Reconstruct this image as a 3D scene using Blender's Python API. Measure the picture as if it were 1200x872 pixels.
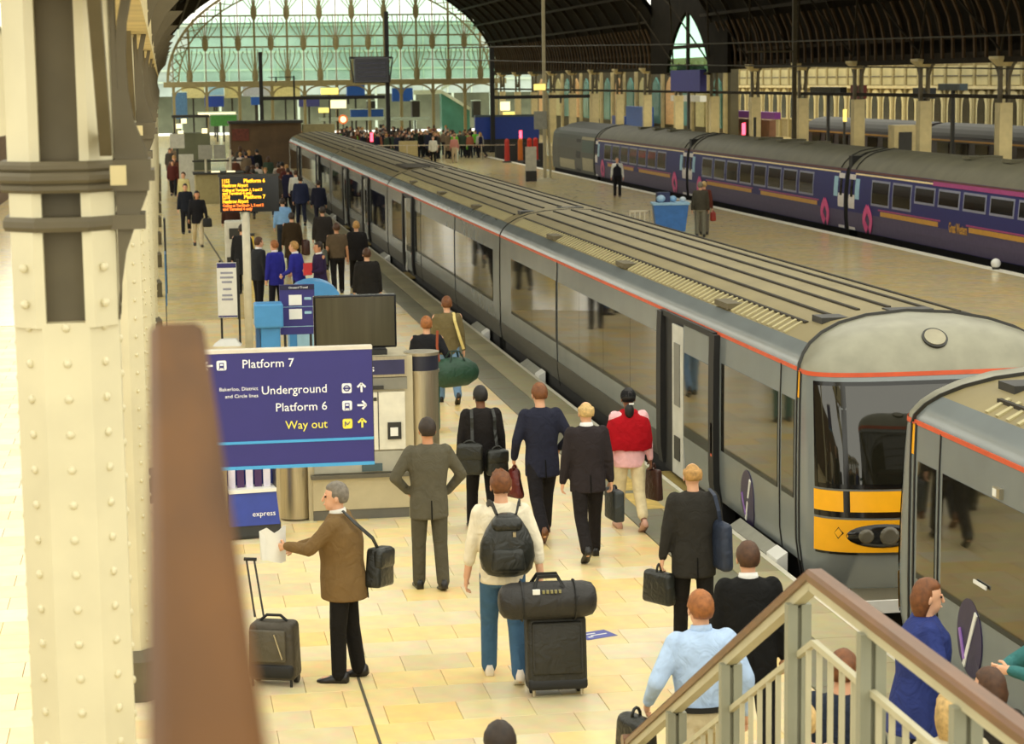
import bpy, bmesh, math, random
from mathutils import Vector, Matrix, noise
for _o in list(bpy.data.objects): bpy.data.objects.remove(_o)
SC = bpy.context.scene; COL = SC.collection
RND = random.Random(7); PI = math.pi
def lin(c):
    return tuple((v/12.92 if v <= .04045 else ((v+.055)/1.055)**2.4) for v in (x/255. for x in c))
# ------------------------------------------------------------------ camera
cam_d = bpy.data.cameras.new('camera'); cam = bpy.data.objects.new('camera', cam_d); COL.objects.link(cam)
cam_d.sensor_width = 36; cam_d.lens = 75.0; cam_d.clip_start = .2; cam_d.clip_end = 800
PITCH, YAW, ROLL = math.atan(343/2500.), math.atan(408/2500.*math.cos(math.atan(343/2500.))), .013
_f0 = Vector((math.sin(YAW), math.cos(YAW), 0)); _r0 = Vector((math.cos(YAW), -math.sin(YAW), 0)); _z = Vector((0,0,1))
_fw = math.cos(PITCH)*_f0 - math.sin(PITCH)*_z; _u0 = math.cos(PITCH)*_z + math.sin(PITCH)*_f0
_rc = math.cos(ROLL)*_r0 - math.sin(ROLL)*_u0; _uc = math.sin(ROLL)*_r0 + math.cos(ROLL)*_u0
cam.matrix_world = Matrix(((_rc.x,_uc.x,-_fw.x,0),(_rc.y,_uc.y,-_fw.y,0),(_rc.z,_uc.z,-_fw.z,5.1),(0,0,0,1)))
cam_d.dof.use_dof = True; cam_d.dof.focus_distance = 21.0; cam_d.dof.aperture_fstop = 5.0
SC.camera = cam
# ------------------------------------------------------------------ world, exposure
W = bpy.data.worlds.new('overcast_sky'); SC.world = W; W.use_nodes = True
bg = W.node_tree.nodes['Background']; bg.inputs[0].default_value = (1.0, .972, .835, 1); bg.inputs[1].default_value = 2.2
SC.view_settings.view_transform = 'Standard'; SC.view_settings.look = 'None'
SC.view_settings.gamma = 1; SC.view_settings.exposure = 0.0; SC.view_settings.use_curve_mapping = False
# ------------------------------------------------------------------ materials
MATS = {}
def mat(name, c, rough=.6, metal=0., var=.1, scale=6., spec=.5, emit=0., stretch=None, bump=None):
    if name in MATS: return MATS[name]
    m = bpy.data.materials.new(name); m.use_nodes = True; nt = m.node_tree; b = nt.nodes['Principled BSDF']
    L = lin(c); b.inputs['Roughness'].default_value = rough; b.inputs['Metallic'].default_value = metal
    b.inputs['Specular IOR Level'].default_value = spec
    tc = nt.nodes.new('ShaderNodeTexCoord'); nz = nt.nodes.new('ShaderNodeTexNoise')
    nz.inputs['Scale'].default_value = scale; nz.inputs['Detail'].default_value = 4
    if stretch:
        mp = nt.nodes.new('ShaderNodeMapping'); mp.inputs['Scale'].default_value = stretch
        nt.links.new(tc.outputs['Object'], mp.inputs[0]); nt.links.new(mp.outputs[0], nz.inputs['Vector'])
    else: nt.links.new(tc.outputs['Object'], nz.inputs['Vector'])
    rp = nt.nodes.new('ShaderNodeValToRGB')
    rp.color_ramp.elements[0].position = .3; rp.color_ramp.elements[1].position = .7
    rp.color_ramp.elements[0].color = (*[v*(1-var) for v in L], 1); rp.color_ramp.elements[1].color = (*[min(1, v*(1+var)) for v in L], 1)
    nt.links.new(nz.outputs['Fac'], rp.inputs[0]); nt.links.new(rp.outputs[0], b.inputs['Base Color'])
    if bump:
        n2 = nt.nodes.new('ShaderNodeTexNoise'); n2.inputs['Scale'].default_value = bump[0]; n2.inputs['Detail'].default_value = 2; n2.inputs['Distortion'].default_value = 1.2
        bp_ = nt.nodes.new('ShaderNodeBump'); bp_.inputs['Strength'].default_value = bump[1]; bp_.inputs['Distance'].default_value = bump[2]
        nt.links.new(tc.outputs['Object'], n2.inputs['Vector']); nt.links.new(n2.outputs['Fac'], bp_.inputs['Height']); nt.links.new(bp_.outputs[0], b.inputs['Normal'])
    if emit:
        nt.links.new(rp.outputs[0], b.inputs['Emission Color']); b.inputs['Emission Strength'].default_value = emit
    MATS[name] = m; return m
def tile_mat(name, cols, rough, brick=False):
    """stone paving: colour by object/island random, or (far away) by a procedural tile grid"""
    m = bpy.data.materials.new(name); m.use_nodes = True; nt = m.node_tree; b = nt.nodes['Principled BSDF']
    b.inputs['Roughness'].default_value = rough
    tc = nt.nodes.new('ShaderNodeTexCoord'); rp = nt.nodes.new('ShaderNodeValToRGB'); rp.color_ramp.interpolation = 'LINEAR'
    while len(rp.color_ramp.elements) < len(cols): rp.color_ramp.elements.new(.5)
    for i, c in enumerate(cols):
        e = rp.color_ramp.elements[i]; e.position = i/(len(cols)-1); e.color = (*lin(c), 1)
    if brick:
        bt = nt.nodes.new('ShaderNodeTexBrick'); bt.inputs['Scale'].default_value = 1
        bt.inputs['Brick Width'].default_value = .6; bt.inputs['Row Height'].default_value = .5; bt.inputs['Mortar Size'].default_value = .006
        bt.inputs['Color1'].default_value = (0,0,0,1); bt.inputs['Color2'].default_value = (1,1,1,1); bt.inputs['Mortar'].default_value = (.35,.35,.35,1)
        nt.links.new(tc.outputs['Object'], bt.inputs['Vector']); src = bt.outputs['Color']
    else:
        oi = nt.nodes.new('ShaderNodeObjectInfo'); ge = nt.nodes.new('ShaderNodeNewGeometry')
        ad = nt.nodes.new('ShaderNodeMath'); ad.operation = 'ADD'; fr = nt.nodes.new('ShaderNodeMath'); fr.operation = 'FRACT'
        nt.links.new(oi.outputs['Random'], ad.inputs[0]); nt.links.new(ge.outputs['Random Per Island'], ad.inputs[1])
        nt.links.new(ad.outputs[0], fr.inputs[0]); src = fr.outputs[0]
    nt.links.new(src, rp.inputs[0])
    nz = nt.nodes.new('ShaderNodeTexNoise'); nz.inputs['Scale'].default_value = 5; nz.inputs['Detail'].default_value = 6
    nt.links.new(tc.outputs['Object'], nz.inputs['Vector'])
    mx = nt.nodes.new('ShaderNodeMix'); mx.data_type = 'RGBA'; mx.blend_type = 'MULTIPLY'; mx.inputs['Factor'].default_value = .35
    nt.links.new(rp.outputs[0], mx.inputs[6]); nt.links.new(nz.outputs['Color'], mx.inputs[7])
    r2 = nt.nodes.new('ShaderNodeMapRange'); r2.inputs['To Min'].default_value = rough-.08; r2.inputs['To Max'].default_value = rough+.1
    nt.links.new(nz.outputs['Fac'], r2.inputs['Value']); nt.links.new(r2.outputs[0], b.inputs['Roughness'])
    hs = nt.nodes.new('ShaderNodeHueSaturation'); hs.inputs['Value'].default_value = 1.15
    nt.links.new(mx.outputs[2], hs.inputs['Color']); nt.links.new(hs.outputs[0], b.inputs['Base Color'])
    MATS[name] = m; return m
def glass_mat(name, c, alpha):
    m = bpy.data.materials.new(name); m.use_nodes = True; nt = m.node_tree; nt.nodes.clear()
    o = nt.nodes.new('ShaderNodeOutputMaterial'); t = nt.nodes.new('ShaderNodeBsdfTransparent'); g = nt.nodes.new('ShaderNodeBsdfGlossy')
    t.inputs[0].default_value = (*lin(c), 1); g.inputs['Roughness'].default_value = .05; g.inputs[0].default_value = (.8,.9,.85,1)
    x = nt.nodes.new('ShaderNodeMixShader'); x.inputs[0].default_value = alpha
    nt.links.new(t.outputs[0], x.inputs[1]); nt.links.new(g.outputs[0], x.inputs[2]); nt.links.new(x.outputs[0], o.inputs[0])
    MATS[name] = m; return m
# ------------------------------------------------------------------ mesh helpers
class MB:
    def __init__(s): s.v = []; s.f = []
    def add(s, vs, fs):
        n = len(s.v); s.v += [tuple(p) for p in vs]; s.f += [tuple(i+n for i in q) for q in fs]; return s
    def box(s, c, d, rz=0, M=None):
        x, y, z = d[0]/2, d[1]/2, d[2]/2
        vs = [Vector(p) for p in ((-x,-y,-z),(x,-y,-z),(x,y,-z),(-x,y,-z),(-x,-y,z),(x,-y,z),(x,y,z),(-x,y,z))]
        R = M if M is not None else Matrix.Rotation(rz, 3, 'Z')
        return s.add([R @ p + Vector(c) for p in vs], [(0,3,2,1),(4,5,6,7),(0,1,5,4),(1,2,6,5),(2,3,7,6),(3,0,4,7)])
    def b2(s, x0, x1, y0, y1, z0, z1): return s.box(((x0+x1)/2,(y0+y1)/2,(z0+z1)/2), (abs(x1-x0),abs(y1-y0),abs(z1-z0)))
    def loft(s, rings, cap=True, closed=True):
        n = len(rings[0]); vs = [p for r in rings for p in r]; fs = []
        for i in range(len(rings)-1):
            for j in range(n if closed else n-1):
                k = (j+1) % n; fs.append((i*n+j, i*n+k, (i+1)*n+k, (i+1)*n+j))
        if cap and closed: fs.append(tuple(range(n-1,-1,-1))); fs.append(tuple((len(rings)-1)*n+j for j in range(n)))
        return s.add(vs, fs)
    def cyl(s, p0, p1, r0, r1=None, n=12, ph=0.):
        r1 = r0 if r1 is None else r1; p0 = Vector(p0); p1 = Vector(p1); d = (p1-p0).normalized()
        a = d.orthogonal().normalized() if abs(d.z) < .999 else Vector((1,0,0)); b = d.cross(a)
        cs = [(math.cos(2*PI*(i+ph)/n), math.sin(2*PI*(i+ph)/n)) for i in range(n)]
        return s.loft([[p0+(a*c+b*q)*r0 for c, q in cs], [p1+(a*c+b*q)*r1 for c, q in cs]])
    def bar(s, p0, p1, w, h, up=(0,0,1)):
        p0 = Vector(p0); p1 = Vector(p1); d = (p1-p0).normalized(); u = Vector(up)
        a = d.cross(u); a = a.normalized() if a.length > 1e-5 else Vector((1,0,0)); u = a.cross(d)
        o = [a*(w/2)+u*(h/2), -a*(w/2)+u*(h/2), -a*(w/2)-u*(h/2), a*(w/2)-u*(h/2)]
        return s.loft([[p0+q for q in o], [p1+q for q in o]])
    def tube(s, pts, r, n=6):
        P = [Vector(p) for p in pts]; rings = []; a = None
        for i, p in enumerate(P):
            d = (P[min(i+1,len(P)-1)]-P[max(i-1,0)]).normalized()
            a = d.orthogonal().normalized() if a is None else (a-d*a.dot(d)).normalized()
            b = d.cross(a); rr = r[i] if isinstance(r, (list, tuple)) else r
            rings.append([p+(a*math.cos(2*PI*k/n)+b*math.sin(2*PI*k/n))*rr for k in range(n)])
        return s.loft(rings)
    def sweep(s, pts, w, h, nrm):
        """flat bar following pts; width w across nrm, thickness h along nrm"""
        P = [Vector(p) for p in pts]; N = Vector(nrm); rings = []
        for i, p in enumerate(P):
            d = (P[min(i+1,len(P)-1)]-P[max(i-1,0)]).normalized(); a = d.cross(N).normalized()
            rings.append([p+a*w/2+N*h/2, p-a*w/2+N*h/2, p-a*w/2-N*h/2, p+a*w/2-N*h/2])
        return s.loft(rings)
    def ell(s, c, r, nu=12, nv=8, M=None):
        c = Vector(c); vs = []; fs = []
        for i in range(1, nv):
            t = PI*i/nv
            for j in range(nu):
                q = 2*PI*j/nu; p = Vector((r[0]*math.sin(t)*math.cos(q), r[1]*math.sin(t)*math.sin(q), r[2]*math.cos(t)))
                vs.append(c+(M @ p if M is not None else p))
        e = Vector((0,0,r[2])); e = M @ e if M is not None else e
        vs += [c+e, c-e]; T = len(vs)-2
        for j in range(nu):
            k = (j+1) % nu; fs.append((T, j, k)); fs.append((T+1, (nv-2)*nu+k, (nv-2)*nu+j))
            for i in range(nv-2): fs.append((i*nu+j, (i+1)*nu+j, (i+1)*nu+k, i*nu+k))
        return s.add(vs, fs)
    def cap(s, p0, r0, p1, r1, n=10):
        """tapered limb with rounded ends"""
        p0 = Vector(p0); p1 = Vector(p1); d = p1-p0
        if d.length < 1e-4: return s.ell(p0, (r0,)*3, n, 6)
        d.normalize(); a = d.orthogonal().normalized(); b = d.cross(a); rings = []
        for c, r, t in ((p0,r0,-80),(p0,r0,-45),(p0,r0,0),(p1,r1,0),(p1,r1,45),(p1,r1,80)):
            t = math.radians(t); q = c+d*r*math.sin(t); rr = r*math.cos(t)
            rings.append([q+(a*math.cos(2*PI*k/n)+b*math.sin(2*PI*k/n))*rr for k in range(n)])
        return s.loft(rings)
    def prism(s, poly, ax, lo, hi):
        """polygon of 2D points extruded along axis ax ('x','y','z')"""
        def P(u, v, w): return {'x': (w,u,v), 'y': (u,w,v), 'z': (u,v,w)}[ax]
        n = len(poly); vs = [P(u,v,lo) for u,v in poly]+[P(u,v,hi) for u,v in poly]
        return s.add(vs, [tuple(range(n-1,-1,-1)), tuple(range(n,2*n))]+[(i,(i+1)%n,n+(i+1)%n,n+i) for i in range(n)])
    def mesh(s, name, smooth=False):
        me = bpy.data.meshes.new(name); me.from_pydata(s.v, [], s.f)
        bm = bmesh.new(); bm.from_mesh(me); bmesh.ops.recalc_face_normals(bm, faces=bm.faces); bm.to_mesh(me); bm.free()
        if smooth: me.shade_smooth()
        return me
    def build(s, name, m, parent=None, smooth=False, loc=None, rz=0, kind=None):
        return obj(name, s.mesh(name, smooth), m, parent, loc, rz, kind)
def obj(name, me, m, parent=None, loc=None, rz=0, kind=None):
    o = bpy.data.objects.new(name, me); COL.objects.link(o)
    if m is not None:
        if len(me.materials) == 0: me.materials.append(m)
        elif me.materials[0] != m:
            o.material_slots[0].link = 'OBJECT'; o.material_slots[0].material = m
    if parent: o.parent = parent
    if loc is not None: o.location = loc
    o.rotation_euler = (0,0,rz)
    if kind: o['kind'] = kind
    return o
def sharp(o, ang=40):
    me = o.data; me.shade_smooth()
    bm = bmesh.new(); bm.from_mesh(me)
    for e in bm.edges:
        if len(e.link_faces) == 2 and e.calc_face_angle(0) > math.radians(ang): e.smooth = False
    bm.to_mesh(me); bm.free(); return o
def rbox(d, r=.03, seg=2, top=1., M=None, loc=(0,0,0)):
    """rounded box mesh builder; top scales the upper face"""
    bm = bmesh.new(); bmesh.ops.create_cube(bm, size=1)
    for v in bm.verts:
        k = top if v.co.z > 0 else 1
        v.co = Vector((v.co.x*d[0]*k, v.co.y*d[1]*k, v.co.z*d[2]))
    bmesh.ops.bevel(bm, geom=bm.edges[:], offset=r, segments=seg, affect='EDGES', profile=.5)
    mb = MB(); bm.verts.index_update()
    mb.add([(M @ v.co if M is not None else v.co)+Vector(loc) for v in bm.verts], [tuple(v.index for v in f.verts) for f in bm.faces]); bm.free(); return mb
def thing(name, label, cat, loc=(0,0,0), rz=0, group=None):
    o = bpy.data.objects.new(name, None); COL.objects.link(o); o.location = loc; o.rotation_euler = (0,0,rz)
    o.empty_display_size = .2
    return tag(o, label, cat, group)
def tag(o, label, cat, group=None):
    o['label'] = label; o['category'] = cat
    if group: o['group'] = group
    return o
def struct(o): o['kind'] = 'structure'; return o
def dup(o, loc=None, rz=None, label=None, group=None, parent=None):
    c = o.copy(); COL.objects.link(c); c.parent = parent
    if loc is not None: c.location = loc
    if rz is not None: c.rotation_euler = (0,0,rz)
    if label: c['label'] = label
    if group: c['group'] = group
    for ch in KIDS.get(o.name, None) or list(o.children): dup(ch, parent=c)
    return c
KIDS = {}
TMP = bpy.data.scenes.new('scratch')
def evaluated(o):
    TMP.collection.objects.link(o)
    with bpy.context.temp_override(scene=TMP, view_layer=TMP.view_layers[0]): dg = bpy.context.evaluated_depsgraph_get()
    me = bpy.data.meshes.new_from_object(o.evaluated_get(dg)); d = o.data
    bpy.data.objects.remove(o)
    if isinstance(d, bpy.types.Mesh): bpy.data.meshes.remove(d)
    else: bpy.data.curves.remove(d)
    return me
def remesh(mb, vox, it=4, extra=None):
    me = bpy.data.meshes.new('t'); me.from_pydata(mb.v, [], mb.f)
    bm = bmesh.new(); bm.from_mesh(me); bmesh.ops.recalc_face_normals(bm, faces=bm.faces); bm.to_mesh(me); bm.free()
    o = bpy.data.objects.new('t', me); r = o.modifiers.new('r', 'REMESH'); r.mode = 'VOXEL'; r.voxel_size = vox; r.use_smooth_shade = True
    if it:
        q = o.modifiers.new('s', 'SMOOTH'); q.iterations = it; q.factor = .5
    me = evaluated(o)
    if extra is not None and extra.v:
        n = len(me.vertices); bm = bmesh.new(); bm.from_mesh(me); ex = extra.mesh('e', True); bm.from_mesh(ex); bm.to_mesh(me); bm.free(); bpy.data.meshes.remove(ex)
        me.shade_smooth()
    return me
def text(s, size, m, parent=None, loc=(0,0,0), rot=(PI/2,0,0), align='LEFT', name='lettering', ext=.002, bold=0., xs=1., top=False):
    c = bpy.data.curves.new('t', 'FONT'); c.body = s; c.size = size; c.align_x = align; c.extrude = ext; c.offset = bold; c.resolution_u = 2
    me = evaluated(bpy.data.objects.new('t', c)); me.name = name
    for v in me.vertices: v.co.x *= xs
    o = obj(name, me, m, parent, loc); o.rotation_euler = rot; return o
# ------------------------------------------------------------------ palette
cream = mat('cream_paint', (212,203,168), .45, var=.06, scale=3)
cream2 = mat('aged_cream_paint', (206,190,140), .6, var=.15, scale=2)
greybrown = mat('grey_brown', (96,87,64), .6, var=.12, scale=4)  # grey-brown tone for brackets, recesses and mouldings
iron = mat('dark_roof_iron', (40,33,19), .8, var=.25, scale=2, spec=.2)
roofmat = mat('dark_roof_boards', (28,24,16), .9, var=.3, scale=1.5, spec=.1)  # near-black brown with a random mottle
black = mat('black_rubber', (22,22,22), .6, var=.15)
blackgloss = mat('black_gloss', (16,17,18), .15, var=.1)
dark = mat('dark_metal', (45,44,40), .5, var=.15)
steel = mat('brushed_steel', (190,180,155), .32, metal=.85, var=.1, scale=3, stretch=(40,40,1))
white = mat('white_panel', (232,232,226), .45, var=.04)
# ------------------------------------------------------------------ floor
TC = [(226,208,160),(236,214,158),(240,206,130),(230,216,178),(218,200,156),(238,210,146)]
tile_near = tile_mat('limestone_tile', TC, .32)
tile_far = tile_mat('limestone_paving', [(214,198,150),(228,208,154),(230,204,138),(216,202,162)], .16, True)
grout = mat('paving_joint', (196,176,130), .8)
cope = tile_mat('coping_stone', [(168,160,124),(182,172,136),(160,152,118)], .5)
slate = tile_mat('dark_band_stone', [(122,120,98),(132,128,104),(114,112,92)], .45)
fl = struct(MB().b2(-7,5.24,3,46.6,-1.2,-.02).build('floor', grout))
struct(MB().b2(-7,5.24,46.6,141,-1.2,0).build('floor', tile_far))
TW, TD, G_ = .6, .5, .004
def tile_mesh(x0, y0, w, d, mb=None):
    b = mb or MB(); c = .002
    r0 = [(x0,y0,-.019),(x0+w,y0,-.019),(x0+w,y0+d,-.019),(x0,y0+d,-.019)]
    r1 = [(p[0],p[1],-c) for p in r0]; r2 = [(x0+c,y0+c,0),(x0+w-c,y0+c,0),(x0+w-c,y0+d-c,0),(x0+c,y0+d-c,0)]
    return b.loft([r0,r1,r2])
tm = tile_mesh(0,0,TW-G_,TD-G_).mesh('tile'); tm.materials.append(tile_near)
cells = []
ny = int((46.6-12.5)/TD)
for j in range(ny):
    off = (j%2)*.3
    k = 0; x = 5.24-off
    if off: cells.append((5.24-off, 12.5+j*TD, off))
    while x > -4.5:
        cells.append((x-TW, 12.5+j*TD, TW)); x -= TW
def inview(x, y):
    px = (x*math.cos(YAW)-y*math.sin(YAW))/(x*math.sin(YAW)+y*math.cos(YAW))*2500
    return -600 < px < 620
vis = [c for c in cells if inview(c[0]+.3, c[1]) and c[1] > 15 and c[0] > -.2 and c[2] == TW]
single = set(vis[:300]); rest = MB()
for c in cells:
    if c in single: obj('tile', tm, None, fl, (c[0], c[1], 0))
    else: tile_mesh(c[0], c[1], c[2]-G_, TD-G_, rest)
tile_mesh(-4.6, 3, 9.84, 9.5, rest)
rest.build('paving_tiles', tile_near, fl, kind='stuff')
# platform edge: dark band stones, coping stones, white nosing
eg = struct(MB().b2(5.24,6.25,3,141,-1.2,-.025).build('trim_1', grout))
bm_ = tile_mesh(0,0,.47,1.19).mesh('band_stone'); bm_.materials.append(slate)
cm_ = tile_mesh(0,0,.46,.89).mesh('coping_stone'); cm_.materials.append(cope)
for i in range(64): obj('band_stone', bm_, None, eg, (5.25, 12+i*1.2, 0))
for i in range(88): obj('coping_stone', cm_, None, eg, (5.73, 12+i*.9, 0))
MB().b2(5.25,6.19,90,141,-.02,0).build('coping_run', cope, eg)
MB().b2(5.25,6.19,3,12,-.02,0).build('coping_run', cope, eg)
wl = mat('white_edge_paint', (226,222,204), .5, var=.08)
MB().b2(6.19,6.25,3,141,-.02,.002).build('edge_line', wl, eg)
# far platform
f2 = struct(MB().b2(9.55,21.25,15,141,-1.2,0).build('floor', tile_far))
MB().b2(21.25,21.6,15,141,-1.2,.004).build('coping_run', wl, f2)
MB().b2(9.5,9.75,15,141,-1.1,.006).build('coping_run', cope, f2)
struct(MB().b2(-12,60,141,215,-1.2,0).build('floor', tile_far))
ballast = mat('oily_ballast', (38,34,28), .95, var=.4, scale=12)
struct(MB().b2(-60,90,-20,215,-1.5,-1.2).build('floor', ballast))
f3 = struct(MB().b2(26.5,38,25,141,-1.2,0).build('floor', tile_far))
# rails under the trains
for xc in (7.8, 23.25):
    for s in (-.72,.72):
        struct(MB().b2(xc+s-.035,xc+s+.035,-5,139,-1.2,-1.05).build('trim_2', dark))
# ------------------------------------------------------------------ left columns
CX = -.42
rivet_me = MB().ell((0,0,0),(.019,.012,.019),8,4).mesh('rivet', True); rivet_me.materials.append(cream)
def octa(h, z, cut=.38):
    a = h; b = h*(1-cut) if cut else h
    b = h*.45
    return [(CX+x, y, z) for x, y in ((-b,-a),(b,-a),(a,-b),(a,b),(b,a),(-b,a),(-a,b),(-a,-b))]
def ring(mb, z0, z1, h):
    return mb.loft([octa(h*.96,z0), octa(h,z0+.3*(z1-z0)), octa(h,z0+.7*(z1-z0)), octa(h*.96,z1)])
VASE = [(4.12,-.205),(4.25,-.19),(4.40,-.165),(4.52,-.12),(4.64,-.07),(4.74,-.05),(4.83,-.07),(4.95,-.115),(5.08,-.135),(5.22,-.14),(5.36,-.13),(5.5,-.10),(5.7,-.03),(5.95,.12),(6.25,.4)]
def column(Y, i, shared=None):
    t = thing('column', LBL[i], 'column', (0,Y,0), 0, 'cream riveted columns of the left row')
    if shared:
        for n, me, m in shared: obj(n, me, m, t)
        return t, shared
    sh = []
    def put(n, mb, m, smooth=False):
        o = mb.build(n, m, t, smooth); sh.append((n, o.data, m)); return o
    put('shaft', MB().loft([octa(.215,.42), octa(.215,4.12)]), cream)
    put('plinth', MB().loft([octa(.30,0), octa(.30,.34), octa(.235,.42)]), greybrown)
    put('recess', MB().b2(CX-.15,CX+.15,-.13,.13,4.12,6.6), greybrown)
    fl_ = MB()
    for sx in (-1,1):
        for sy in (-1,1):
            fl_.loft([[(CX+sx*x, sy*y, z) for x, y in ((.08,.13),(.08,.215),(.12,.215),(.215,.12),(.215,.07),(.13,.07))] for z in (4.10,6.6)])
    put('flange', fl_, cream)
    a = MB(); ring(a,4.66,4.70,.25); ring(a,4.70,4.745,.265); ring(a,4.745,4.79,.255); put('capital_ring', a, greybrown)
    a = MB(); ring(a,4.50,4.56,.245); put('collar', a, greybrown)
    a = MB().b2(-.215,-.15,-.275,-.24,4.69,4.77); put('boss', a, cream2)
    a = MB()
    for z0_,z1_,x1_ in ((4.66,4.70,-.06),(4.70,4.745,-.035),(4.745,4.79,-.05),(4.50,4.56,-.08)): a.b2(-.3,x1_,-.15,.15,z0_,z1_)
    put('bracket_moulding', a, greybrown)
    a = MB()
    for sy in (-.1, .1):
        for k in range(len(VASE)-1):
            (z0,x0),(z1,x1) = VASE[k], VASE[k+1]
            L = lambda z: -.198
            if z1 <= 4.96 or 5.07 < z1 < 5.1 or z0 > 5.6: segs = [(L(z0),x0,L(z1),x1)]
            else:
                w = .055; segs = [(-.198,-.176,-.198,-.176),(x0-w*.7,x0,x1-w*.7,x1)]
            for q0,q1,q2,q3 in segs:
                a.loft([[(q0,sy-.025,z0),(q1,sy-.025,z0),(q1,sy+.025,z0),(q0,sy+.025,z0)],[(q2,sy-.025,z1),(q3,sy-.025,z1),(q3,sy+.025,z1),(q2,sy+.025,z1)]])
    put('bracket', a, greybrown)
    # bracket towards the left span
    a = MB().sweep([(-.62,0,4.9),(-.66,0,5.15),(-.76,0,5.4),(-.95,0,5.65),(-1.3,0,5.9),(-1.8,0,6.1)], .16, .22, (0,1,0)); put('left_bracket', a, cream)
    # arch along the row
    a = MB()
    for sgn in (-1,1):
        pts = [(CX+.19, sgn*(.2+q*3.9), 4.85+1.7*math.sin(q*PI/2)) for q in [k/8 for k in range(9)]]
        a.sweep(pts, .10, .05, (1,0,0))
    put('row_arch', a, greybrown)
    put('row_girder', MB().b2(CX-.1,CX+.34,-4.3,4.3,5.5,6.9), cream2)
    return t, sh
names = ['nearest riveted cream column at the left edge of the photo, seen close up','second cream riveted column, standing just behind the nearest one','third cream riveted column from the camera in the left row','fourth cream riveted column from the camera in the left row']
LBL = names + ['distant cream column further down the left row, hidden behind nearer ones']*14
shared = None
for i in range(15):
    t, shared = column(9.2+8.6*i, i, shared)
    if i == 0:
        for r in range(15):
            z = 2.15+r*.15
            if z > 4.1: break
            for (dx, dy, rz) in ((0,-.215,0),(-.155,-.16,-PI/4),(.155,-.16,PI/4)):
                obj('rivet', rivet_me, None, t, (CX+dx, dy, z), rz)
            for dx, dy, rz in ((.215,0,PI/2),(-.215,0,PI/2)): obj('rivet', rivet_me, None, t, (CX+dx, dy, z+.075), rz)
        for z in (4.2,4.35):
            for dx in (-.165,.165): obj('rivet', rivet_me, None, t, (CX+dx, -.19, z), 0)
    elif i < 5:
        m_ = MB()
        for r in range(25):
            z = .5+r*.15
            if z > 4.1: break
            for dx, dy in ((0,-.215),(-.155,-.16),(.155,-.16),(.215,0)): m_.ell((CX+dx,dy,z),(.017,.017,.017),6,4)
        m_.build('rivets', cream, t, True, kind='stuff')
# ------------------------------------------------------------------ main roof vault
VC, VA, VZ, VH = 15.4, 15.8, 5.5, 10.0
def vp(x, y, k=1.): return (VC+VA*math.sin(x)*k, y, VZ+VH*math.cos(x)*k)
ceil = bpy.data.objects.new('ceiling', None); COL.objects.link(ceil); ceil['kind'] = 'structure'
YE = 199.
A0, A1 = math.radians(27), math.radians(90)
def band(sgn, ya, yb, n=8, A0=A0):
    m_ = MB(); rings = []
    A9 = A1 if sgn > 0 else math.radians(78)
    for k in (1.0, 1.02):
        rings.append([[vp(sgn*(A0+(A9-A0)*q/n), y, k) for q in range(n+1)] for y in (ya,yb)])
    for r in rings: m_.loft(r, cap=False, closed=False)
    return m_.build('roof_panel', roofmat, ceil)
A2 = math.radians(13)  # unseen crown gap sized for daylight, narrowed further back to darken the hall
band(-1, 32, 62); band(-1, 62, YE, 10, A2); band(1, 32, 62)
for a, b in ((62,118.2),(131,YE)): band(1, a, b, 10, A2)
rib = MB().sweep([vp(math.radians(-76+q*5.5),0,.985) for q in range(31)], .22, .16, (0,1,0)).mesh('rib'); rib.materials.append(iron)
y = 13.5
while y < YE:
    if not 118 < y < 131.5: obj('rib', rib, None, ceil, (0,y,0))
    y += 4.3
for d in (-72,-62,-52,-42,42,52,62,72,84,88):
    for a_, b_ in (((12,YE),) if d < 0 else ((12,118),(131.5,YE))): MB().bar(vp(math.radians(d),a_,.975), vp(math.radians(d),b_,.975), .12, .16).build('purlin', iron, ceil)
# vertical boards along the right springing
bd = MB().sweep([(0,0,5.7),(-.02,0,6.5),(-.14,.1,7.3),(-.45,.25,8.1)],.11,.10,(1,0,0)).mesh('valance_board'); bd.materials.append(mat('brown_board',(70,50,20),.7,var=.2))
for i in range(118):
    Y = 62+i*1.15
    if 115.5 < Y < 132: continue
    obj('valance_board', bd, None, ceil, (30.62,Y,0), .25)
# diagonal wind ties across the right haunch
for i in range(9):
    Y = 58+i*8.5
    MB().tube([(30.4,Y,5.9),(29.2,Y+4.2,9.2),(27.4,Y+8.5,11.8)], .05, 5).build('tie_rod', iron, ceil)
    MB().tube([(30.4,Y+8.5,5.9),(29.2,Y+4.2,9.2),(27.4,Y,11.8)], .05, 5).build('tie_rod', iron, ceil)
# transept gable with the tall pointed window
gab = bpy.data.objects.new('window_2', None); COL.objects.link(gab); gab['kind'] = 'structure'
def lance(z):  # half width of the opening at height z
    q = (z-5.3)/3.6
    return 5.0*max(0,1-q**1.7)**.8 if q > 0 else 5.0
yc = 122.3
m_ = MB(); zs = [5.3+3.6*k/12 for k in range(13)]
for sgn in (-1,1):
    for k in range(12):
        z0, z1 = zs[k], zs[k+1]; w0, w1 = lance(z0), lance(z1)
        m_.loft([[(30.3,yc+sgn*w0,z0),(30.5,yc+sgn*w0,z0),(30.5,yc+sgn*9.2,z0),(30.3,yc+sgn*9.2,z0)],[(30.3,yc+sgn*w1,z1),(30.5,yc+sgn*w1,z1),(30.5,yc+sgn*9.2,z1),(30.3,yc+sgn*9.2,z1)]])
m_.b2(30.3,30.5,yc-9.2,yc+9.2,8.9,13); m_.build('gable_wall', roofmat, gab)
m_ = MB(); m_.b2(30.32,30.48,yc-.16,yc+.16,5.0,8.9); m_.build('mullion', iron, gab)
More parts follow.
